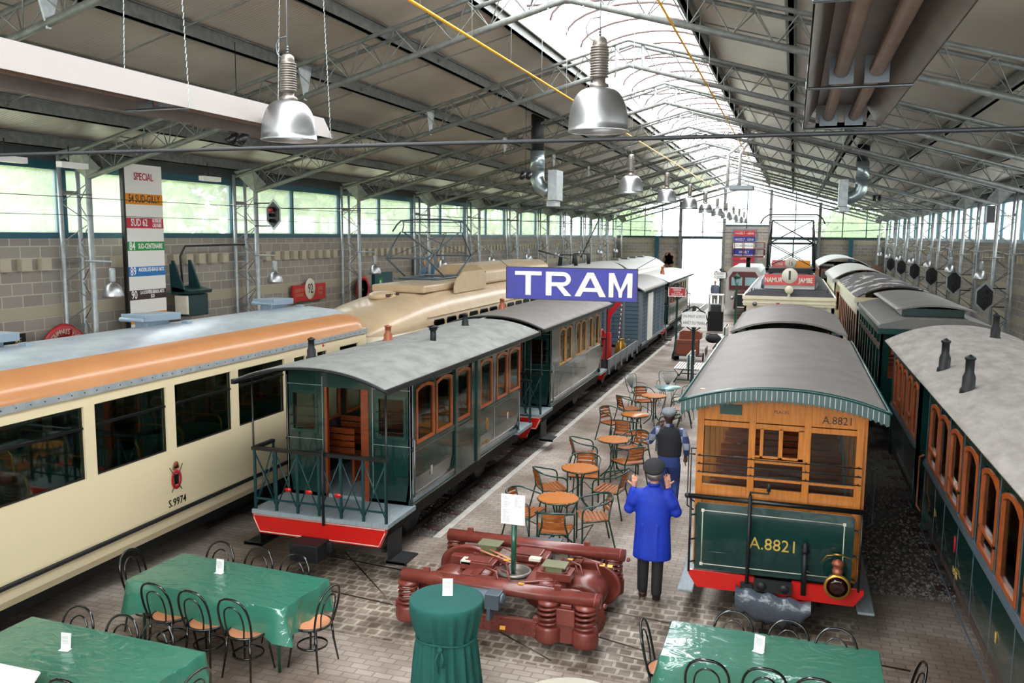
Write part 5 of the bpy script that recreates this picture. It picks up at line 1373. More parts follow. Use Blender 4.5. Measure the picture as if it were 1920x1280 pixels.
# teal wire set
mat('tealwire', '#5c7f80', .4, .4); mat('tealtop', '#8fb3b5', .35, .2)
e = empty('metal_garden_table', 'pale teal metal round table near the white benches', 'table', (-2.92, 22.2, 0))
b = MB(); b.lathe([(.34,.7),(.345,.71),(.001,.715)], n=32); b.build('tabletop', M['tealtop'], e)
b = MB()
for a in range(3):
    c_, s_ = math.cos(a*2.1), math.sin(a*2.1); b.tube([(c_*.25,s_*.25,.7),(c_*.1,s_*.1,.4),(c_*.28,s_*.28,0)], .01, 6)
b.build('leg_frame', M['tealwire'], e)
def wirechair(x, y, rz, lb):
    e = empty('wire_garden_chair', lb, 'chair', (x, y, 0), rz, group='teal wire garden chairs')
    b = MB(); b.lathe([(.2,.43),(.21,.44),(.001,.445)], n=20); b.build('seat', M['tealwire'], e)
    b = MB(); O_ = [(-.17,-.17,.44),(-.22,-.22,.62),(-.25,-.26,.82),(-.2,-.28,.9),(0,-.28,.9),(.2,-.28,.9),(.25,-.26,.82),(.22,-.22,.62),(.17,-.17,.44)]
    b.tube(smooth(O_, 3), .011, 6)
    for k in range(9): a = -1+k/4; b.tube([(0,-.2,.5), (a*.12,-.25,.7), (a*.2,-.275,.9-.1*abs(a)**3)], .006, 5)
    for s in (-1, 1): b.tube([(s*.23,-.23,.66),(s*.27,.0,.66),(s*.25,.12,.6),(s*.2,.12,.44)], .009, 6)
    b.build('wire_back', M['tealwire'], e)
    for px, py in ((-.15,.15),(.15,.15),(-.15,-.15),(.15,-.15)):
        b = MB(); b.tube([(px,py,.44),(px*1.3,py*1.3,0)], .009, 6); b.build('leg', M['tealwire'], e)
wirechair(-3.75, 22.6, fac(-3.75,22.6,-2.92,22.2), 'teal wire garden chair on the track side of the teal table')
wirechair(-3.1, 23.3, PI, 'teal wire garden chair with shell back behind the teal table')
wirechair(-2.45, 21.7, fac(-2.45,21.7,-2.92,22.2), 'teal wire garden chair between the teal table and the tram roof')
# ================================================================== people
def limb(b, pts, rs, n=12):
    b.tube(pts, rs, n)
    for p, r in zip(pts, rs): b.sphere(p, r, 12, 8)
def ell(b, secs, n=20):
    b.loft([[(cx+a*math.cos(2*PI*k/n), cy+d*math.sin(2*PI*k/n), z) for k in range(n)] for cx, cy, z, a, d in secs])
def fuse(b, name, m, parent, vox=.012, sm=4):
    o = b.build(name, m, parent)
    r = o.modifiers.new('r', 'REMESH'); r.mode = 'VOXEL'; r.voxel_size = vox; r.use_smooth_shade = True
    s = o.modifiers.new('s', 'SMOOTH'); s.iterations = sm; s.factor = .5
    return o
def hand(b, wrist, up, thumb, pn):
    """open hand: palm, four fingers, thumb. up = finger direction, thumb = side the thumb leaves"""
    U = Vector(up).normalized(); T = Vector(thumb).normalized(); N_ = U.cross(T).normalized(); W = Vector(wrist)
    b.tube([W, W+U*.03, W+U*.09], [.026, .034, .036], 12)
    b.sphere(tuple(W+U*.05), .034, 12, 8)
    for i, (o, l) in enumerate(((.03,.066),(.011,.076),(-.009,.07),(-.028,.055))):
        a = W+U*.085+T*o; c = .18*pn
        d = (U + T*(o*4)).normalized()
        b.tube([a, a+d*l*.5, a+d*l+N_*l*c], [.0098,.009,.0078], 8); b.sphere(tuple(a+d*l+N_*l*c), .0078, 8, 6)
    a = W+U*.035+T*.028; d = (T+U*.45).normalized()
    b.tube([W+U*.02+T*.01, a, a+d*.032, a+d*.062+U*.006], [.02,.015,.0115,.0095], 8); b.sphere(tuple(a+d*.062+U*.006), .0095, 8, 6)
def head(b, c, r=.095):
    x, y, z = c
    b.sphere((x, y, z), r, 20, 14, sz=1.25, sx=.82, sy=1.0)
    b.sphere((x, y+.035, z-.05), .06, 14, 10); b.sphere((x, y+.1, z-.01), .017, 8, 6, sz=1.6)      # jaw, nose
    for s in (-1, 1): b.sphere((x+s*.082, y-.005, z-.01), .024, 10, 8, sx=.4, sz=1.4)
    b.bx((x, y+.086, z-.055), (.045, .02, .012))

# man in the long blue coat, hands raised
e = empty('person', 'person in a long royal blue work coat and black cap raising both open hands', 'person', (-1.53, 10.6, 0))
b = MB()
head(b, (0, .02, 1.63)); limb(b, [(0,.01,1.42), (0,.02,1.56)], [.06,.055])
ell(b, [(0,0,.85,.16,.11),(0,0,1.0,.15,.1),(0,0,1.2,.17,.11),(0,0,1.38,.18,.09),(0,0,1.44,.08,.06)])
limb(b, [(-.18,0,1.37),(-.29,.02,1.16),(-.262,.07,1.4)], [.05,.04,.028]); limb(b, [(.18,0,1.37),(.27,.02,1.17),(.16,.09,1.44)], [.05,.04,.028])
hand(b, (-.262,.075,1.41), (.06,.05,1), (-1,0,.1), -1); hand(b, (.158,.095,1.45), (-.12,.05,1), (1,0,.15), 1)
limb(b, [(-.09,0,.9),(-.11,.03,.48),(-.11,.0,.08)], [.08,.055,.04]); limb(b, [(.09,0,.9),(.07,.0,.48),(.07,-.05,.08)], [.08,.055,.04])
body = fuse(b, 'body', M['skin'], e, .0055, 2)
b = MB()
ell(b, [(0,0,.54,.245,.165),(0,0,.7,.238,.16),(0,0,.95,.222,.145),(0,0,1.15,.222,.14),(0,0,1.3,.222,.128),(0,0,1.38,.2,.105),(0,.0,1.43,.13,.08),(0,.01,1.475,.078,.07)], 28)
limb(b, [(-.17,0,1.35),(-.25,.0,1.26),(-.305,.02,1.15),(-.29,.05,1.26),(-.268,.07,1.38)], [.085,.082,.075,.064,.052])
limb(b, [(.17,0,1.35),(.24,.0,1.26),(.285,.02,1.16),(.24,.06,1.28),(.18,.085,1.4)], [.085,.082,.075,.064,.052])
for k in (0, 4): b.tube([(-.13+k*.05, -.152, .56), (-.12+k*.05, -.14, 1.0)], .012, 6)
fuse(b, 'coat', M['coatblue'], e, .012, 5)
b = MB(); b.lathe([(.074,1.47),(.08,1.5),(.075,1.51)], (0,.012,0), 20); b.build('collar', M['coatblue'], e)
b = MB(); limb(b, [(-.09,0,.75),(-.11,.03,.48),(-.11,.0,.12)], [.1,.078,.068]); limb(b, [(.09,0,.75),(.075,.0,.48),(.075,-.05,.1)], [.1,.078,.068]); fuse(b, 'trousers', M['trouser'], e, .014, 4)
b = MB(); b.T = Matrix.Translation((0, -.01, 1.685)) @ Matrix.Rotation(.55, 4, 'X')
b.lathe([(.1,-.035),(.104,.01),(.132,.045),(.139,.06),(.132,.072),(.001,.082)], n=30, sy=1.05); b.T = None; b.build('peaked_cap', M['capblack'], e)
b = MB(); b.T = Matrix.Translation((0, .0, 1.62)) @ Matrix.Rotation(.2, 4, 'X'); b.lathe([(.085,-.05),(.1,-.01),(.1,.05)], n=30); b.T = None; b.build('hair', M['castgrey'], e, label='short grey hair under the cap')
for x, y in ((-.11,.03), (.075,-.03)):
    b = MB(); b.loft([[(x+q*math.cos(t), y+.0+w+.0+math.sin(t)*q, z) for t in [2*PI*k/12 for k in range(12)]] for q, w, z in ((.05,0,.0),(.052,0,.04),(.045,-.01,.1))]); b.sphere((x, y+.09, .035), .048, 12, 8, sz=.7, sy=1.7); fuse(b, 'shoe', M['shoe'], e, .01, 2)

# man in waistcoat and flat cap
e = empty('person', 'person walking away in dark waistcoat, plaid sleeves, blue trousers and grey flat cap', 'person', (-1.8, 14.1, 0))
b = MB(); head(b, (-.02, .03, 1.63)); limb(b, [(-.01,.01,1.42), (-.02,.03,1.56)], [.06,.055])
ell(b, [(0,0,.85,.16,.11),(0,0,1.2,.17,.11),(0,0,1.38,.18,.09),(0,0,1.44,.08,.06)])
limb(b, [(-.2,0,1.38),(-.32,.03,1.2),(-.2,.22,1.38)], [.05,.042,.03]); limb(b, [(.2,0,1.38),(.28,-.03,1.15),(.27,.02,.98)], [.05,.042,.03])
hand(b, (.27,.02,.98), (-.05,.05,-1), (-.2,1,0), 1); hand(b, (-.2,.22,1.38), (.3,.4,.6), (-.5,.4,-.2), 1)
limb(b, [(-.09,0,.9),(-.1,.1,.5),(-.1,-.0,.1)], [.08,.055,.04]); limb(b, [(.09,0,.9),(.1,.14,.52),(.11,-.1,.16)], [.08,.055,.04])
fuse(b, 'body', M['skindark'], e, .0065, 2)
b = MB(); ell(b, [(0,0,.98,.195,.14),(0,0,1.05,.2,.145),(0,0,1.2,.205,.145),(0,0,1.35,.215,.135),(0,0,1.43,.18,.11),(0,0,1.47,.1,.08)], 26); fuse(b, 'waistcoat', M['vest'], e, .012, 4)
sh = MB()
limb(sh, [(-.2,0,1.39),(-.27,.01,1.3),(-.33,.03,1.2),(-.26,.14,1.3)], [.075,.07,.065,.052]); limb(sh, [(.2,0,1.39),(.25,-.01,1.28),(.29,-.03,1.14),(.28,.0,1.04)], [.075,.07,.062,.05])
sh.lathe([(.07,1.46),(.075,1.51),(.06,1.52)], (-.01,.01,0), 18)
mm = bpy.data.materials.new('plaid'); mm.use_nodes = True; MT['plaid'] = mm; nt = mm.node_tree
ck = nt.nodes.new('ShaderNodeTexChecker'); ck.inputs['Scale'].default_value = 9; ck.inputs[1].default_value = lin('#8d93a3'); ck.inputs[2].default_value = lin('#2a3a66')
tc = nt.nodes.new('ShaderNodeTexCoord'); nt.links.new(tc.outputs['Object'], ck.inputs[0]); nt.links.new(ck.outputs[0], nt.nodes['Principled BSDF'].inputs['Base Color'])
fuse(sh, 'shirt', mm, e, .012, 3)
b = MB(); ell(b, [(0,0,.8,.18,.14),(0,0,.9,.185,.145),(0,0,1.02,.175,.13)]); limb(b, [(-.095,0,.82),(-.1,.1,.5),(-.1,-.0,.13)], [.105,.078,.065]); limb(b, [(.095,0,.82),(.1,.14,.52),(.11,-.1,.2)], [.105,.078,.065]); fuse(b, 'trousers', M['jeans'], e, .013, 4)
b = MB(); b.T = Matrix.Translation((-.02, .0, 1.69)) @ Matrix.Rotation(.22, 4, 'X'); n = 40
vs = []; fs = []; pf = [(.098,-.02),(.115,.01),(.125,.035),(.11,.06),(.06,.08),(.001,.085)]
for r, z in pf:
    for k in range(n): t = 2*PI*k/n; q = r*(1+.04*math.sin(t*10)); vs.append((q*math.cos(t), q*math.sin(t)*1.12, z))
for i in range(len(pf)-1):
    for k in range(n): l = (k+1) % n; fs.append((i*n+k, i*n+l, (i+1)*n+l, (i+1)*n+k))
b.add(vs, fs, True); b.prism([(-.07,.09),(.07,.09),(.05,.16),(-.05,.16)], -.015, -.005, 'Z'); b.T = None
mat('capgrey', '#6d7176', .8, col2='#7d8187', scale=20); b.build('flat_cap', M['capgrey'], e)
for x, y, z in ((-.1,.02,0), (.11,-.1,.07)):
    b = MB(); b.sphere((x, y, z+.06), .05, 12, 8); b.sphere((x, y+.09, z+.035), .048, 12, 8, sz=.7, sy=1.7); b.sphere((x, y, z+.03), .045, 10, 6, sz=.65); fuse(b, 'shoe', M['capblack'], e, .01, 2)
# small distant visitor
e = empty('person', 'small distant person in grey-blue top standing by the post near the bright far door', 'person', (-4.72, 57.5, 0))
b = MB(); head(b, (0,0,1.62)); limb(b, [(0,0,1.42),(0,0,1.55)], [.06,.055]); ell(b, [(0,0,.85,.16,.11),(0,0,1.2,.17,.11),(0,0,1.38,.18,.09),(0,0,1.44,.08,.06)])
for s in (-1,1): limb(b, [(s*.19,0,1.38),(s*.25,.02,1.12),(s*.22,.05,.88)], [.05,.04,.03]); limb(b, [(s*.09,0,.88),(s*.1,.02,.48),(s*.1,0,.06)], [.08,.055,.04])
fuse(b, 'body', M['skin'], e, .016, 2)
mat('greyblue', '#6c7488', .8)
b = MB(); ell(b, [(0,0,.88,.19,.13),(0,0,1.2,.2,.13),(0,0,1.38,.2,.11),(0,0,1.45,.09,.07)]); limb(b, [(-.19,0,1.38),(-.25,.02,1.12),(-.22,.05,.9)], [.065,.055,.045]); limb(b, [(.19,0,1.38),(.25,.02,1.12),(.22,.05,.9)], [.065,.055,.045]); fuse(b, 'jumper', M['greyblue'], e, .016, 3)
b = MB(); limb(b, [(-.09,0,.86),(-.1,.02,.1)], [.1,.07]); limb(b, [(.09,0,.86),(.1,.02,.1)], [.1,.07]); fuse(b, 'trousers', M['castgrey'], e, .016, 2)

# ================================================================== lamps
def pendant(s=1.0, lb='x', nm='pendant_lamp'):
    e = empty(nm, lb, 'lamp')
    b = MB(); pr = [(.001,.345),(.06,.34),(.075,.325)]
    for i in range(15):
        t = i/14; pr.append((.075 + .16*math.sin(t*PI/2)**.85, .32*max(math.cos(t*PI/2), 0)**.9))
    pr.append((.245,-.005)); pr.append((.235,-.008))
    inner = [(r-.006 if r > .01 else .001, z-.004) for r, z in reversed(pr[2:-1])]
    b.lathe([(r*s, z*s) for r, z in pr + inner], n=36); b.build('reflector', M['aluminium'], e)
    b = MB(); b.lathe([(.078*s,.32*s),(.075*s,.35*s),(.05*s,.365*s),(.05*s,.4*s)], n=20); b.build('neck', M['castgrey'], e)
    b = MB(); pf = [(.05,.395)]
    for k in range(12): z = .405+k*.02; pf += [(.052,z),(.074,z+.002),(.074,z+.009),(.052,z+.011)]
    pf += [(.06,.65),(.055,.69),(.035,.71),(.001,.715)]
    b.lathe([(r*s, z*s) for r, z in pf], n=16); b.build('ballast_housing', M['castgrey'], e)
    b = MB(); b.lathe([(.001,.06),(.1,.06),(.1,.055),(.001,.05)], n=16); b.sphere((0,0,.16*s), .05*s, 10, 8, sz=1.6); b.build('bulb', M['white'], e)
    return e
def hang(e, ztop, cable=True):
    b = MB(); h = ztop - e.location.z
    b.tube([(0,0,.7),(0,0,.8),(0,0,h)], .005, 5)
    b.tube([(.0,0,.86),(-.08,0,.85),(-.11,0,.79),(-.1,0,.72),(-.05,0,.68)], .005, 6)
    for k in range(3): b.cyl((0,0,.72+k*.022),(0,0,.735+k*.022), .011, n=6)
    b.build('suspension', M['steel'], e)
mk = pendant(1.0); LK = kids(mk)
def lamp(x, y, z, lb, grp=None, top=None, first=[1]):
    if first[0]: r = mk; first[0] = 0
    else:
        r = mk.copy(); COL.objects.link(r)
        for c in LK: d = c.copy(); COL.objects.link(d); d.parent = r
    r.location = (x, y, z); r['label'] = lb
    if grp: r['group'] = grp
    elif 'group' in r: del r['group']
    hang(r, top or zdeck(x)-.15); return r
lamp(-4.19, 6.66, 5.395, 'large aluminium bell lamp hanging in front of the long white heater hood')
lamp(-1.5, 6.8, 5.41, 'large aluminium bell lamp hanging under the skylight beside the yellow pipe')
for k in range(1, 10):
    lamp(-2.95, 11.47+4.83*k, 5.38, ('aluminium bell lamp below the skylight, %s' % ('nearest of the long row', 'second of the long row', 'third of the long row', 'fourth of the long row', 'fifth of the long row', 'sixth of the long row', 'seventh of the long row', 'eighth of the long row', 'last of the long row')[k-1]), 'row of bell lamps under the skylight')
# bracket lamps on the columns
def bracket(x, y, s, lb):
    e = empty('bracket_lamp', lb, 'lamp', (x, y, 3.42), group='bell lamps on brackets along the walls')
    b = MB(); b.tube([(-s*.55,0,.66),(0,0,.66)], .018, 8); b.tube([(0,0,.66),(0,0,.56)], .006, 5); b.build('arm', M['galvlight'], e)
    b = MB(); b.lathe([(.045,.32),(.05,.34),(.05,.5),(.045,.55),(.001,.56)], n=14); b.build('ballast_housing', M['galvlight'], e)
    b = MB(); pr = [(.04,.33)]+[(.04+.13*math.sin(t*PI/2)**.95, .3-.24*(1-math.cos(t*PI/2))**.9) for t in [i/9 for i in range(10)]]
    b.lathe(pr + [(r-.005, z-.003) for r, z in reversed(pr)], n=22); b.build('reflector', M['aluminium'], e)
ords = ['first','second','third','fourth','fifth','sixth','seventh','eighth','ninth','tenth']
for k in range(0, 10):
    bracket(-10.9, TY[3+k]-.15, 1, 'aluminium bell lamp on a column bracket by the block wall with route boards, %s along' % ords[k])
for k in range(3, 10):
    bracket(4.86, TY[3+k]-.25, -1, 'aluminium bell lamp on a column bracket above the signal boards, %s along' % ords[k-3])

# ================================================================== heaters, pipes, ducts, cables
def heater(x, y0, y1, z, lb, rot=0, side='heaterskin'):
    e = empty('radiant_heater', lb, 'heater', (x, y0, z), 0); e.rotation_euler.y = rot; L = y1-y0
    b = MB()
    for s in (-1, 1):
        b.m = 1; b.add([(s*.3,0,0),(s*.3,L,0),(s*.2,L,.2),(s*.2,0,.2)], [(0,1,2,3)])
        b.m = 0; b.add([(s*.292,0,.0),(s*.292,L,.0),(s*.193,L,.195),(s*.193,0,.195)], [(0,1,2,3)])
    b.m = 0; b.box(-.2,.2,0,L,.195,.2); b.box(-.2,.2,L-.01,L,.0,.2); b.box(-.3,.3,L-.01,L,0,.05)
    b.build('reflector_hood', [M['heaterskin'], M[side]], e, fix=False)
    for s in (-1, 1):
        t = MB(); t.cyl((s*.1, 0, .1), (s*.1, L-.02, .1), .045, n=14); t.build('burner_tube', M['heatertube'], e)
    y = L-.05
    while y > 0:
        t = MB(); t.tube([(-.3,y,0),(.3,y,0)], .01, 6); t.box(-.17,-.03,y-.005,y+.005,.02,.18); t.box(.03,.17,y-.005,y+.005,.02,.18); t.build('hanger_bar', M['steel'], e)
        hh = zdeck(x)-z-.2
        for s in (-1, 1): 
            ch = MB()
            for k in range(int(hh/.05)):
                ch.tube([(s*(.3-.1*k*.05/hh), y, k*.05), (s*(.3-.1*k*.05/hh)+(.008 if k%2 else 0), y+(0 if k%2 else .008), k*.05+.045)], .005, 4, caps=False)
            ch.build('chain', M['galvlight'], e)
        y -= 2.1
    return e
heater(.33, -1, 7.9, 5.5, 'long radiant tube heater seen from below, hanging to the right of the skylight')
heater(-4.68, -1, 7.75, 5.52, 'long radiant heater with white hood hanging on chains behind the near bell lamp', side='heaterwhite')
for x, z, lb in ((-3.99, 7.05, 'long yellow gas pipe crossing from the ceiling sheets to behind the large bell lamp'), (-1.5, 7.1, 'thin yellow gas pipe hanging below the skylight edge near the tube heater')):
    e = empty('gas_pipe', lb, 'pipe', (x, -2, z)); b = MB(); b.cyl((0,0,0), (0,50,0), .018 if x < -3 else .014, n=8); b.build('pipe', M['yellowpipe'], e)
    b = MB(); y = 3.0
    while y < 48: b = MB(); b.cyl((0,y,0), (0,y,zdeck(x)-z-.05), .004, n=5); b.build('hanger_wire', M['galvlight'], e); y += 1.6
def duct(x, y, z, s, lb):
    e = empty('ventilation_duct', lb, 'duct', (x, y, z))
    b = MB(); b.cyl((0,0,.95), (0,0,zdeck(x)-z), .17, n=24); b.build('roof_sleeve', M['iron'], e)
    b = MB(); b.cyl((0,0,.5), (0,0,1.0), .18, n=24)
    for k in range(3): b.lathe([(.182,.58+k*.13),(.19,.585+k*.13),(.182,.59+k*.13)], n=24)
    b.tube([(0,0,.5),(0,0,.3),(s*.08,0,.1),(s*.25,0,.0),(s*.4,0,.0)], .18, 20); b.build('elbow', M['duct'], e)
    b = MB(); b.box(s*.36, s*.6, -.3, .3, -.25, .5); b.box(s*.3, s*.56, -.2, .2, -.4, -.25); b.build('fan_box', M['galvlight'], e, bevel=.01)
duct(-6.3, 21.5, 5.7, 1, 'grey ventilation duct with black sleeve elbowing into a fan box over the cream trams')
duct(1.75, 26.5, 5.7, -1, 'grey ventilation duct hanging over the cream tram with route boards')
e = empty('flue_pipes', 'pair of pale flue pipes bending down under the far skylight edge', 'pipe', (-1.9, 29.5, 6.2))
for d in (0, .3):
    b = MB(); b.tube([(-.25+d*1.2, d, 0), (-.25+d*1.2, d, 1.05), (.3+d*.2, d, 1.5), (.45+d*.3, d, 1.6), (.45+d*.3, d, 1.72)], .055, 10); b.build('flue', M['whiteroof'], e)
b = MB(); b.bx((.2, .1, -.05), (.75, 1.1, .12)); b.build('burner_unit', M['steel'], e)

def wire(p, q, r, lb, sag=0, nm='overhead_wire'):
    b = MB(); n = 12; b.tube([tuple(Vector(p).lerp(Vector(q), i/n) - Vector((0,0,sag*4*(i/n)*(1-i/n)))) for i in range(n+1)], r, 6)
    return tag(b.build(nm, M['iron'], None), lb, 'cable')
wire((-3.4, 2.2, 4.84), (1.6, 2.2, 4.84), .0058, 'thick dark cable stretched right across the view in front of both large lamps', .0, 'span_cable')
wire((-10.9, 7.12, 5.12), (-10.9, 21.61, 5.12), .006, 'upper dark trolley wire crossing the near windows')
wire((-11.0, 7.12, 4.84), (-11.0, 31, 4.84), .005, 'lower dark trolley wire crossing the near windows')
wire((-10.95, 16.8, 5.12), (5.0, 31, 5.5), .012, 'dark span wire rising from the column with the diamond signal')
wire((-11, 21.6, 4.95), (5.0, 26.4, 4.98), .009, 'dark span wire running over the pantograph to the far columns', .0)
wire((-9.0, 20, 5.05), (-9.0, 60, 5.05), .008, 'trolley wire above the cream tramcars')
wire((-.05, 24, 5.25), (-.05, 60, 5.2), .008, 'trolley wire above the motor tram with route boards')
wire((-11, 40.9, 5.0), (5, 40.9, 5.0), .01, 'span wire crossing the hall before the far gable', .25)
wire((-11, 50.6, 5.0), (5, 50.6, 5.0), .01, 'farthest span wire crossing the hall', .2)
wire((-8.4, 16.78, 6.15), (-2.95, 9.0, 4.24), .003, 'thin wire running down to the TRAM sign corner by the pantograph', nm='hanging_wire')
wire((-1.56, 9.0, 4.24), (1.3, 16.78, 6.4), .003, 'thin wire running up from the TRAM sign corner above the goods van', nm='hanging_wire')

# ================================================================== signs
e = empty('tram_sign', 'long blue enamel sign reading TRAM in cream capitals, hung on wires', 'sign', (-2.255, 9.0, 3.9))
b = MB(); b.box(-.72, .72, 0, .012, 0, .345); b.build('board', M['signblue'], e)
b = MB(); ring(b, 'Y', -.004, .016, -.725, .725, -.003, .348, .007, 0); b.build('edge_frame', M['iron'], e)
lt = MB()
dz = [0]
def strokes(x0, w, polys):
    for P_ in polys: dz[0] += .0002; lt.prism([(x0+w*u, .045+.255*v) for u, v in P_], -.005-dz[0], -.001, 'Y')
strokes(-.62, .3, [[(0,.84),(1,.84),(1,1),(0,1)], [(.4,0),(.6,0),(.6,.84),(.4,.84)]])
def arcband(x0, w, cx, cy, ro, ri, rz, n=10, a0=-90, a1=90, rx=1.0):
    for i in range(n):
        a, c = R(a0+(a1-a0)*i/n), R(a0+(a1-a0)*(i+1)/n)
        q = [(cx+ro*rx*math.cos(a), cy+ro*rz*math.sin(a)), (cx+ro*rx*math.cos(c), cy+ro*rz*math.sin(c)), (cx+ri*rx*math.cos(c)*.98, cy+ri*rz*math.sin(c)), (cx+ri*rx*math.cos(a)*.98, cy+ri*rz*math.sin(a))]
        lt.prism([(x0+w*u, .045+.255*v) for u, v in q], -.006, -.001, 'Y')
strokes(-.27, .3, [[(0,0),(.21,0),(.21,1),(0,1)], [(.21,.84),(.62,.84),(.62,1),(.21,1)], [(.21,.4),(.62,.4),(.62,.56),(.21,.56)], [(.4,.4),(.62,.4),(.95,0),(.7,0)]])
arcband(-.27, .3, .62, .7, .3, .14, 1)
strokes(.05, .34, [[(0,0),(.19,0),(.58,1),(.4,1)], [(1,0),(.8,0),(.42,1),(.6,1)], [(.2,.2),(.8,.2),(.72,.36),(.28,.36)]])
strokes(.42, .25, [[(0,0),(.2,0),(.2,1),(0,1)], [(.8,0),(1,0),(1,1),(.8,1)], [(.0,1),(.22,1),(.56,.18),(.44,.18)], [(1,1),(.78,1),(.44,.18),(.56,.18)], [(.44,.0),(.56,.0),(.6,.3),(.4,.3)]])
lt.build('lettering', M['signcream'], e)

# tall route panel on the wall
e = empty('route_sign', 'tall white panel of coloured route bands from SPECIAL down to 93 on the block wall', 'sign', (-11.62, 12.98, 2.6))
b = MB(); b.box(-.06, 0, 0, .98, 0, 3.22); b.build('board', M['white'], e)
b = MB(); b.box(-.065, .005, -.05, 0, 0, 3.22); b.build('edge_strip', M['black'], e)
zt = 5.82
def zpx(y): return 5.82 - (y-307)/(605-307)*(5.82-2.86) - 2.6
for y0_, y1_, m in ((361,381,'orange'),(406,425,'signred'),(450,467,'signgreen'),(497,515,'signsky'),(541,559,'signbrown'),(584,604,'orange')):
    b = MB(); b.box(0, .004, .0, .98, zpx(y1_), zpx(y0_)); b.build('route_band', M[m], e)
T_ = lambda s, z, sz, m, y=.49, sx=.8, **k: text(s, sz, M[m], e, on_xp(.006, y, z), sx=sx, depth=.001, bold=.002, **k)
T_('SPECIAL', zpx(330), .19, 'signred', sx=.75); T_('54 SUD-GILLY', zpx(371), .2, 'black', sx=.68); T_('SUD 62', zpx(415), .19, 'paper', .33, .72); T_('GOSSELIES\nCALVAIRE', zpx(415), .1, 'paper', .8, .55)
T_('84', zpx(459), .22, 'paper', .12, .7); T_('SUD-CENTENAIRE', zpx(459), .13, 'paper', .6, .62); T_('89', zpx(506), .22, 'paper', .12, .7); T_('ANDERLUES-BEAUX ARTS', zpx(503), .1, 'paper', .6, .6)
T_('90', zpx(550), .22, 'paper', .12, .7); T_('LA LOUVIERE-BEAUX ARTS\nSUD', zpx(550), .09, 'paper', .6, .6); T_('93', zpx(594), .22, 'black', .5, .7); T_('ANDERLUES', zpx(594), .1, 'black', .2, .55); T_('LA LOUVIERE', zpx(594), .1, 'black', .79, .55)
# 92 board
e = empty('route_board', 'red wall board with a pale disc numbered 92 above the cream tram roof', 'sign', (-11.9, 18.85, 2.85))
b = MB(); b.prism([(0,0),(1.6,.0),(1.6,.42),(1.1,.42),(.8,.5),(.5,.42),(0,.42)], 0, .04, 'X'); b.build('board', M['redsign'], e)
b = MB(); b.lathe([(.001,.05),(.24,.05),(.25,.04)], (0,.82,.3), 24, 'X', sy=1.1); b.build('disc', M['signcream'], e)
text('92', .36, M['black'], e, on_xp(.055, .82, .3), sx=.7); text('ANDERLUES\nFONTAINE', .13, M['salmon'], e, on_xp(.045, .3, .22), sx=.6); text('LOBBES\nTHUIN', .13, M['salmon'], e, on_xp(.045, 1.32, .22), sx=.6)
# round enamel notices
e = empty('round_sign', 'round red-rimmed sign lettered TRAMWAYS VICINAUX half hidden by the cream tram roof', 'sign', (-11.85, 11.65, 2.5))
b = MB(); b.lathe([(.28,.0),(.28,.02),(.5,.02),(.51,0)], n=40, axis='X', close=True); b.build('rim', M['redsign'], e); b = MB(); b.lathe([(.001,.015),(.29,.015)], n=40, axis='X'); b.build('face', M['signcream'], e)
for i, ch in enumerate('SAUF TRAMWAYS VICINAUX'):
    a = R(172 - i*7.9); y_, z_ = -math.cos(a)*-.36, math.sin(a)*.36
    y_ = .37*math.cos(a)
    if ch != ' ': text(ch, .14, M['signcream'], e, on_xp(.025, y_, .37*math.sin(a)) @ Matrix.Rotation(a-PI/2, 4, 'Z'), sx=.7)
e = empty('round_sign', 'round red and white wall dial beside the blue-green fire door', 'sign', (-11.85, 22.55, 2.96))
b = MB(); b.lathe([(.28,.0),(.28,.02),(.4,.02),(.41,0)], n=32, axis='X', close=True); b.build('rim', M['redsign'], e); b = MB(); b.lathe([(.001,.015),(.29,.015)], n=32, axis='X'); b.build('face', M['signcream'], e); b = MB(); b.box(.02,.03,-.2,.0,-.03,.03); b.build('pointer', M['black'], e)
d = bpy.data.objects.new('door_3', None); COL.objects.link(d); struct(d, 'blue-green fire door in the block wall'); d.location = (-11.95, 23.4, 1.2)
b = MB(); b.box(-.05, .06, 0, 1.2, 0, 2.2); b.build('door_leaf', M['teal'], d); b = MB(); b.box(.06, .07, .2, .5, 1.75, 2.05); b.build('exit_sign', M['signgreen'], d); b = MB(); b.box(.071,.074,.3,.4,1.82,1.98); b.build('exit_symbol', M['paper'], d)
# tram seat and controller hung on the wall
e = empty('bracket_chair', 'dark blue-green bracket seat with cabinet hanging on the block wall beside the route panel', 'seat', (-11.75, 14.3, 3.0))
b = MB(); b.prism([(0,.95),(.12,.4),(.12,.35),(.02,.35)], -.05, .0, 'X')
for y in (.0, .5): b.prism([(0,1.02),(.05,1.02),(.3,.4),(.0,.4)], y, y+.04, 'Y')
b.prism([(0,.36),(.4,.36),(.42,.42),(0,.5)], .0, .7, 'Y'); b.build('seat_bracket', M['tealdark'], e)
b = MB(); b.box(.02, .3, .1, .72, -.1, .34); b.build('controller_box', M['tealdark'], e, bevel=.02); b = MB(); b.box(.02,.3,.04,.1,-.05,.32); b.build('side_cover', M['signcream'], e)
b = MB(); b.tube([(.1,.2,.35),(.1,.15,1.1),(.1,.3,1.3),(.1,1.5,1.32),(.1,2.3,1.32)], .022, 8); b.build('conduit', M['iron'], e)
e = empty('wall_poster', 'grey wall panel with blue and orange figures behind the diamond pantograph', 'poster', (-11.9, 26.3, 2.6))
b = MB(); b.box(0,.03,0,2.6,0,1.2); b.build('board', M['bluegrey'], e)
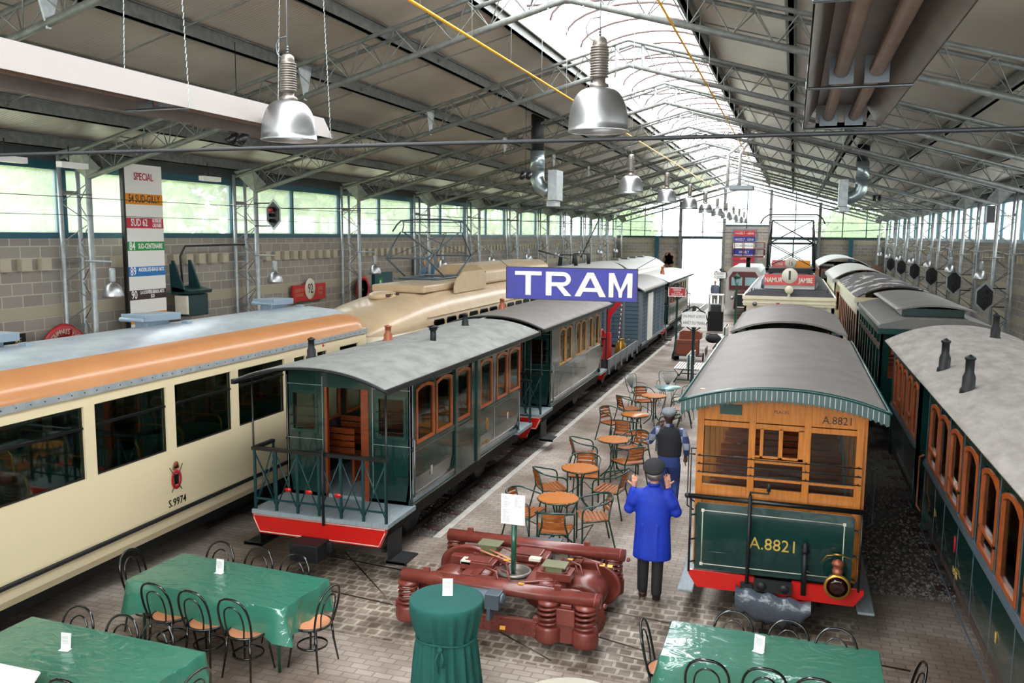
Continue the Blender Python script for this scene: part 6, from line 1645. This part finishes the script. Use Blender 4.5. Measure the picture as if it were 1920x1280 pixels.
for k, (y, z, m) in enumerate(((.7,.7,'signsky'),(1.5,.65,'signsky'),(.75,1.0,'orange'),(1.45,1.0,'orange'),(2.0,1.05,'yellowpipe'))): b = MB(); b.sphere((.03,y,z), .16 if k < 2 else .08, 8, 6, sz=1.6, sx=.1); b.build('painted_patch', M[m], e)
e = empty('wall_poster', 'small red lettered plate low behind the diamond pantograph', 'sign', (-11.9, 26.3, 2.2)); b = MB(); b.box(0,.03,0,.6,0,.35); b.build('board', M['redsign'], e)
e = empty('wall_box', 'dark olive box on the block wall by the TRAM sign', 'box', (-11.8, 33.5, 2.9)); b = MB(); b.box(0,.3,0,1.6,0,.5); b.build('case', M['olive'], e)
e = empty('wall_notice', 'orange notice among the far wall columns', 'sign', (-11.9, 42.0, 2.3)); b = MB(); b.box(0,.03,0,.9,0,.7); b.build('board', M['orange'], e)
e = empty('wall_notice', 'green notice among the far wall columns', 'sign', (-11.9, 40.2, 2.2)); b = MB(); b.box(0,.03,0,.9,0,.8); b.build('board', M['signgreen'], e)

e = empty('wall_notice', 'black board with pale yellow letters at the far left above the cream tram roof', 'sign', (-11.8, 10.45, 2.72)); b = MB(); b.box(0,.03,-.5,.35,0,.22); b.build('board', M['black'], e); text('RE', .14, M['goldpaint'], e, on_xp(.034, .2, .1), sx=.8)
# diamond shaped light signals
def signal(x, y, z, lb, s=1, f=1):
    e = empty('light_signal', lb, 'signal', (x, y, z), group='diamond light signals on the columns')
    o_ = [(0,.55),(.3,.25),(.3,-.25),(0,-.55),(-.3,-.25),(-.3,.25)]
    b = MB(); b.prism([(u*.95*s, w*s) for u, w in o_], -.01, .01, 'Y'); b.build('rim', M['galvlight'], e)
    b = MB(); b.prism([(u*.8*s, w*.82*s) for u, w in o_], -.03, -.01, 'Y'); b.build('board', M['black'], e)
    for z_ in (.2, -.02, -.22):
        b = MB(); b.tube([(0,-.03,z_*s),(0,-.12,z_*s)], .07*s, 12, caps=False); b.build('lamp_hood', M['black'], e)
    b = MB()
    for z_ in (.25, -.25): b.cyl((f*.1,.02,z_), (f*.5,.02,z_), .015, n=6)
    b.build('bracket', M['iron'], e)
    return e
for k, Yv in enumerate((26.44,31.27,36.1,40.93,45.76,50.59)):
    signal(5.0, Yv-.22, 3.0 if k == 0 else 3.17, 'black diamond light signal on a column, %s from the clerestory tram' % ords[k], .8)
sg = signal(-10.95, 16.7, 4.98, 'black diamond signal with a red lamp against the near windows', .62, -1)
b = MB(); b.lathe([(.001,-.13),(.06,-.12)], (0,0,.1), 12, 'Y'); b.build('red_lamp', M['signred'], sg)
sg['group'] = 'diamond light signals on the columns'

# street furniture along the platform
def post_sign(x, y, h, lb, w, hh, m, lines, border='signcream', crest=True, textm='black', base=.0):
    e = empty('enamel_sign_post', lb, 'sign', (x, y, 0))
    b = MB(); b.lathe([(.15,0),(.14,.12),(.09,.3),(.07,.34),(.06,.6),(.045,.64),(.04,h-.1),(.06,h-.06),(.08,h)], n=16); b.build('post', M['tealdark'], e)
    b = MB(); b.box(-w/2, w/2, -.07, -.05, h, h+hh); o = b.build('plate', M[m], e)
    b = MB(); ring(b, 'Y', -.075, -.045, -w/2-.02, w/2+.02, h-.02, h+hh+.02, .025, 0)
    o2 = b.build('plate_frame', M[border], e)
    if crest:
        b = MB()
        for s in (-1, 1):
            b.tube([(s*w/2, -.06, h+hh), (s*w*.3, -.06, h+hh+.05), (s*w*.15, -.06, h+hh+.14), (0, -.06, h+hh+.17)], .022, 6)
            b.tube([(s*w/2, -.06, h+.03), (s*(w/2+.07), -.06, h+hh*.4), (s*(w/2+.03), -.06, h+hh*.7), (s*w/2, -.06, h+hh)], .016, 6)
            b.tube([(s*w*.3, -.06, h-.02), (s*w*.12, -.06, h-.1), (0, -.06, h-.12)], .02, 6)
        b.box(-.05, .05, -.075, -.05, h+hh+.04, h+hh+.16); b.build('scrollwork', M['iron'], e)
    for t, z, s in lines: text(t, s, M[textm], o, on_y(0, -.073, h+z), sx=.62, depth=.001)
    return e
post_sign(-2.5, 24, 2.13, 'black post with white plate reading MONUMENT GORDON and ARRET DU TRAIN under iron scrolls', .62, .38, 'paper', (('MONUMENT GORDON', .27, .11), ('ARRÊT DU TRAIN', .09, .12)), 'paper')
post_sign(-4.03, 32.5, 2.36, 'tall dark green post with red plate reading DEFENSE de circuler SUR LA VOIE', .62, .3, 'redsign', (('DÉFENSE', .235, .12), ('de circuler', .15, .08), ('SUR LA VOIE', .06, .12)), 'paper', True, 'paper')
post_sign(-3.37, 44, 2.5, 'distant grey post with small pale stop plate near the glass showcase', .55, .32, 'paper', (('MONUMENT', .22, .1), ('DU TRAIN', .08, .1)), 'iron')
e = empty('lantern_post', 'green lantern post standing before the red and white railcar', 'lamp', (-2.45, 42, 0))
b = MB(); b.lathe([(.15,0),(.12,.2),(.05,.5),(.04,2.25),(.06,2.3)], n=12); b.build('post', M['greenpaint'], e)
b = MB(); b.lathe([(.06,2.3),(.13,2.62)], n=4); b.build('lantern_glass', M['tealtop'], e); b = MB(); b.lathe([(.17,2.62),(.06,2.8),(.001,2.88)], n=8); b.build('lantern_cap', M['greenpaint'], e)
def bench(x, y, lb):
    e = empty('park_bench', lb, 'bench', (x, y, 0), .0)
    b = MB()
    for s in (-1, 1):
        for k in range(5): b.bx((s*(.12+k*.075), 0, .46), (.05, 1.5, .025))
        for k in range(4): b.bx((s*(.05+.0*k), 0, .58+k*.09), (.025, 1.5, .06), ry=s*.12)
    b.build('slats', M['white'], e)
    for yy in (-.65, .65):
        b = MB(); b.tube([(-.45,yy,.0),(-.3,yy,.25),(-.45,yy,.44),(0,yy,.42),(.45,yy,.44),(.3,yy,.25),(.45,yy,0)], .025, 6); b.tube([(0,yy,.1),(0,yy,.9)], .03, 6); b.tube([(-.4,yy,.1),(.4,yy,.1)], .02, 6); b.build('cast_side', M['tealdark'], e)
bench(-2.95, 27.8, 'double-sided white slatted bench with dark cast sides beside the MONUMENT GORDON post'); bench(-2.5, 36.6, 'double-sided white slatted bench beyond the brown trunks')
e = empty('luggage_trunk', 'large brown leather trunk on the hand cart by the benches', 'trunk', (-3.5, 32.2, .25)); b = MB(); b.box(-.45,.35,-.3,.3,0,.55); b.build('case', M['leather'], e, bevel=.02); b = MB(); b.box(-.46,.36,-.31,.31,.4,.43); b.build('lid_edge', M['darkwood'], e)
e = empty('luggage_trunk', 'smaller reddish trunk stacked on top of the large trunk', 'trunk', (-3.45, 32.4, .81)); b = MB(); b.prism([(-.42,0),(.38,0),(.38,.22),(.25,.3),(-.3,.3),(-.42,.22)], -.22, .22, 'Y'); b.build('case', M['leather'], e, bevel=.02)
e = empty('hand_cart', 'low iron-wheeled hand cart under the two brown trunks', 'cart', (-3.5, 32.2, 0)); b = MB(); b.box(-.5,.5,-.35,.35,.2,.25); b.build('deck', M['darkwood'], e)
for s in (-1, 1): b = MB(); b.lathe([(.13,-.02),(.16,-.02),(.16,.02),(.13,.02)], (s*.52,0,.16), 20, 'X', close=True); b.box(s*.52-.01,s*.52+.01,-.01,.01,.02,.3); b.build('wheel', M['iron'], e)
e = empty('pram', 'dark old-fashioned pram with spoked wheels between the trunks and the far bench', 'pram', (-2.75, 33.6, 0))
b = MB(); b.sphere((0,0,.7), .3, 14, 8, sz=.6, sy=1.3); b.build('body', M['vest'], e)
for s in (-1, 1):
    for y in (-.3, .3): b = MB(); b.lathe([(.17,-.01),(.19,-.01),(.19,.01),(.17,.01)], (s*.25,y,.2), 18, 'X', close=True); [b.tube([(s*.25,y,.2),(s*.25,y+.18*math.cos(a),.2+.18*math.sin(a))], .005, 4) for a in [k*.785 for k in range(8)]]; b.build('wheel', M['steel'], e)
b = MB(); b.tube([(-.2,-.4,.75),(-.2,-.7,.95),(.2,-.7,.95),(.2,-.4,.75)], .015, 6); b.build('push_handle', M['steel'], e)
e = empty('display_case', 'dark showcase with glass top on the platform before the railcar', 'cabinet', (-3.45, 43.0, 0))
b = MB(); b.box(-.35,.35,-.3,.3,0,.95); b.build('plinth', M['capblack'], e)
b = MB(); [b.box(x-.02,x+.02,y-.02,y+.02,.95,1.75) for x in (-.33,.33) for y in (-.28,.28)]; b.box(-.36,.36,-.31,.31,1.73,1.78); b.build('case_frame', M['white'], e); b = MB(); b.box(-.33,.33,-.29,-.285,.95,1.73); b.build('pane', M['plastic'], e); b = MB(); b.box(-.25,.25,-.2,.2,.95,1.3); b.build('model', M['tealdark'], e)

# red and white railcar with the work platform above it
e = empty('railcar', 'small red and white railcar with radiator and headlamps before the lettered poster wall', 'railcar', (-2.55, 50, 0))
b = MB(); b.prism([(-.95,.5),(.95,.5),(.98,1.9),(.9,2.6),(.7,2.85),(-.7,2.85),(-.9,2.6),(-.98,1.9)], 0, 8, 'Y'); b.build('body', M['whiteroof'], e, bevel=.05)
b = MB(); b.prism([(-.78,1.6),(.78,1.6),(.8,2.3),(.6,2.62),(-.6,2.62),(-.8,2.3)], -.08, 0, 'Y'); mat('maroon', '#5a1a1c', .3, coat=.4); b.build('cab_front', M['maroon'], e)
for s in (-1, 1): b = MB(); b.box(s*.08, s*.66, -.1, -.08, 1.85, 2.3); b.build('windscreen', M['tealtop'], e)
b = MB(); b.prism([(-.45,.6),(.45,.6),(.4,1.55),(-.4,1.55)], -1.1, 0, 'Y'); b.build('bonnet', M['maroon'], e, bevel=.05); b = MB(); ring(b, 'Y', -1.14, -1.1, -.33,.33,.7,1.45,.05,0); b.build('radiator_frame', M['white'], e); b = MB(); b.box(-.3,.3,-1.12,-1.1,.72,1.42); b.build('radiator', M['iron'], e)
for s in (-1, 1): b = MB(); b.lathe([(.001,-.95),(.1,-.93),(.1,-.8),(.001,-.75)], (s*.55,0,1.2), 14, 'Y'); b.build('headlamp', M['aluminium'], e)
e = empty('work_platform', 'maroon railed work platform raised above the far railcar roof', 'platform', (-2.4, 51, 3.4))
b = MB(); b.box(-.85,.85,-.6,.8,0,.12); b.build('deck', M['maroon'], e); b = MB()
for x in (-.85,-.3,.3,.85):
    for y in (-.6,.8): b.cyl((x,y,.1),(x,y,.85),.025,n=6)
for z in (.48,.85): b.tube([(-.85,-.6,z),(.85,-.6,z),(.85,.8,z),(-.85,.8,z)], .025, 6, closed=True)
b.build('guard_rail', M['maroon'], e); b = MB(); b.cyl((0,.1,-.55),(0,.1,0),.12); b.build('mast', M['iron'], e)
e = empty('route_poster', 'column of red, blue and white lettered destination boards on the far block wall', 'sign', (-3.15, 60.45, 3.1))
b = MB(); b.box(-.8,.8,0,.05,-1.6,2.0); b.build('backing', M['vangrey'], e)
for k, (t, m, tm) in enumerate((('HASSELT - GENK','signred','signcream'),('HASSELT - GENK','signblue','signcream'),('ZICHEM HOUSE','paper','black'),('HASSELT','signblue','signcream'),('GENK','signred','signcream'),('LOMMEL','redsign','signcream'))):
    b = MB(); b.box(-.7,.7,-.03,0,1.5-k*.42,1.86-k*.42); o = b.build('board', M[m], e); text(t, .24, M[tm], o, on_y(0,-.034,1.68-k*.42), sx=.7)
e = empty('round_sign', 'rust-brown round disc on a pole at the far block wall', 'sign', (4.25, 50, 1.6)); b = MB(); b.lathe([(.001,-.03),(.42,-.03),(.42,.03),(.001,.03)], (0,0,1.1), 24, 'Y'); mat('rust', '#7d5a4b', .8); b.build('disc', M['rust'], e); b = MB(); b.cyl((0,0,-1.6),(0,0,3.1),.03); b.build('pole', M['galv'], e)
e = empty('flower_sign', 'rust-brown cloud-shaped disc on a bent pole left of the bright door', 'sign', (-7.85, 58, 0)); e.scale = (.68, 1, .95); b = MB(); b.tube([(-.25,0,0),(-.2,0,1.9),(.05,0,2.8)], .05, 6); b.build('pole', M['rust'], e); b = MB(); [b.lathe([(.001,-.03),(.3,-.03),(.3,.03),(.001,.03)], (.05+.28*math.cos(a),0,3.15+.28*math.sin(a)), 14, 'Y') for a in [k*1.05 for k in range(6)]]; b.lathe([(.001,-.03),(.35,-.03),(.35,.03),(.001,.03)], (.05,0,3.15), 14, 'Y'); b.build('disc', M['rust'], e)
# loudspeaker, cable on the right wall, green lockers
e = empty('loudspeaker', 'small black loudspeaker on the nearest column before the bright side windows', 'speaker', (5.0, 26.0, 5.2)); b = MB(); b.box(-.15,.05,-.1,.1,-.2,.25); b.build('case', M['black'], e, bevel=.01)
b = MB(); b.tube([(5.6, 10+k*1.2, 4.2+.04*math.sin(k*1.7)) for k in range(42)], .018, 6); tag(b.build('wall_conduit', M['galvlight'], None), 'pale wavy cable running along the block wall beside the signal boards', 'cable')
for k, (y, lb) in enumerate(((24.5, 'dark green cabinet nearest the stove pipe beside the right block wall'), (27.2, 'dark green cabinet farther along the right block wall'))):
    e = empty('storage_cabinet', lb, 'cabinet', (5.0, y, 0)); b = MB(); b.box(-.3,.5,0,1.6,0,2.0+.3*k*0); b.build('body', M['tealdark'], e, bevel=.01)
    b = MB(); b.box(-.33,-.3,.1,.78,.1,1.9); b.build('door', M['greenpaint'], e)
for k, (x, y, z) in enumerate(((-7.5, 10.6, 5.95), (-6.0, 19.5, 6.0), (2.7, 33, 6.0))):
    e = empty('spotlight', 'small pair of black spotlights under a truss, %s' % ('beside the large left bell lamp', 'below the elbow duct', 'beyond the duct over the tram roofs')[k], 'lamp', (x, y, z)); b = MB(); [b.cyl((d,-.05,-.1),(d,.08,.0),.06,n=12) for d in (-.08,.08)]; b.build('lamp_heads', M['black'], e); b = MB(); b.box(-.14,.14,-.01,.01,.03,.06); b.cyl((0,0,.05),(0,0,zdeck(x)-z-.1),.006,n=5); b.build('bracket', M['iron'], e)
for k in range(3):
    e = empty('strip_light', 'white strip light box under the eaves of the route board wall, %s' % ('first from the corner','second','third')[k], 'lamp', (-11.2, (9.9, 11.1, 14.6)[k], 5.6)); b = MB(); b.box(-.06,.06,0,.55,0,.09); b.build('case', M['white'], e); b = MB(); b.tube([(0,.2,.09),(0,.2,.35)], .01, 5); b.build('stem', M['iron'], e)

# ================================================================== camera, sky, exposure
cam = bpy.data.cameras.new('camera'); co = bpy.data.objects.new('camera', cam); COL.objects.link(co)
cam.sensor_width = 36; cam.lens = 1618.9/1920*36; cam.clip_start = .05; cam.clip_end = 400
yaw, pitch, roll = .31228, .1238, -.0085715
cy, sy, cp, sp = math.cos(yaw), math.sin(yaw), math.cos(pitch), math.sin(pitch)
F = Vector((-sy*cp, cy*cp, -sp)); r_ = Vector((cy, sy, 0)); d_ = F.cross(r_)
Rt = r_*math.cos(roll) + d_*math.sin(roll); Dn = -r_*math.sin(roll) + d_*math.cos(roll)
m3 = Matrix((Rt, -Dn, -F)).transposed(); co.matrix_world = Matrix.Translation((0, 0, 4.6)) @ m3.to_4x4()
sc.camera = co
w = bpy.data.worlds.new('sky'); sc.world = w; w.use_nodes = True; nt = w.node_tree
bg = nt.nodes['Background']; tc = nt.nodes.new('ShaderNodeTexCoord'); sx_ = nt.nodes.new('ShaderNodeSeparateXYZ'); rp = nt.nodes.new('ShaderNodeValToRGB')
nt.links.new(tc.outputs['Generated'], sx_.inputs[0]); nt.links.new(sx_.outputs[2], rp.inputs[0]); nt.links.new(rp.outputs[0], bg.inputs[0])
rp.color_ramp.elements[0].position = 0; rp.color_ramp.elements[0].color = (.78,.82,.84,1); rp.color_ramp.elements[1].position = .6; rp.color_ramp.elements[1].color = (.95,.97,1,1)
bg.inputs[1].default_value = SKY = 6.0
sc.view_settings.view_transform = 'Standard'; sc.view_settings.look = 'None'; sc.view_settings.gamma = 1; sc.view_settings.use_curve_mapping = False
sc.view_settings.exposure = 0.88
sc.cycles.use_denoising = True; sc.cycles.max_bounces = 9; sc.cycles.diffuse_bounces = 6; sc.cycles.glossy_bounces = 4; sc.cycles.transparent_max_bounces = 14; sc.cycles.transmission_bounces = 4
sc.cycles.caustics_reflective = False; sc.cycles.caustics_refractive = False; sc.cycles.sample_clamp_indirect = 6
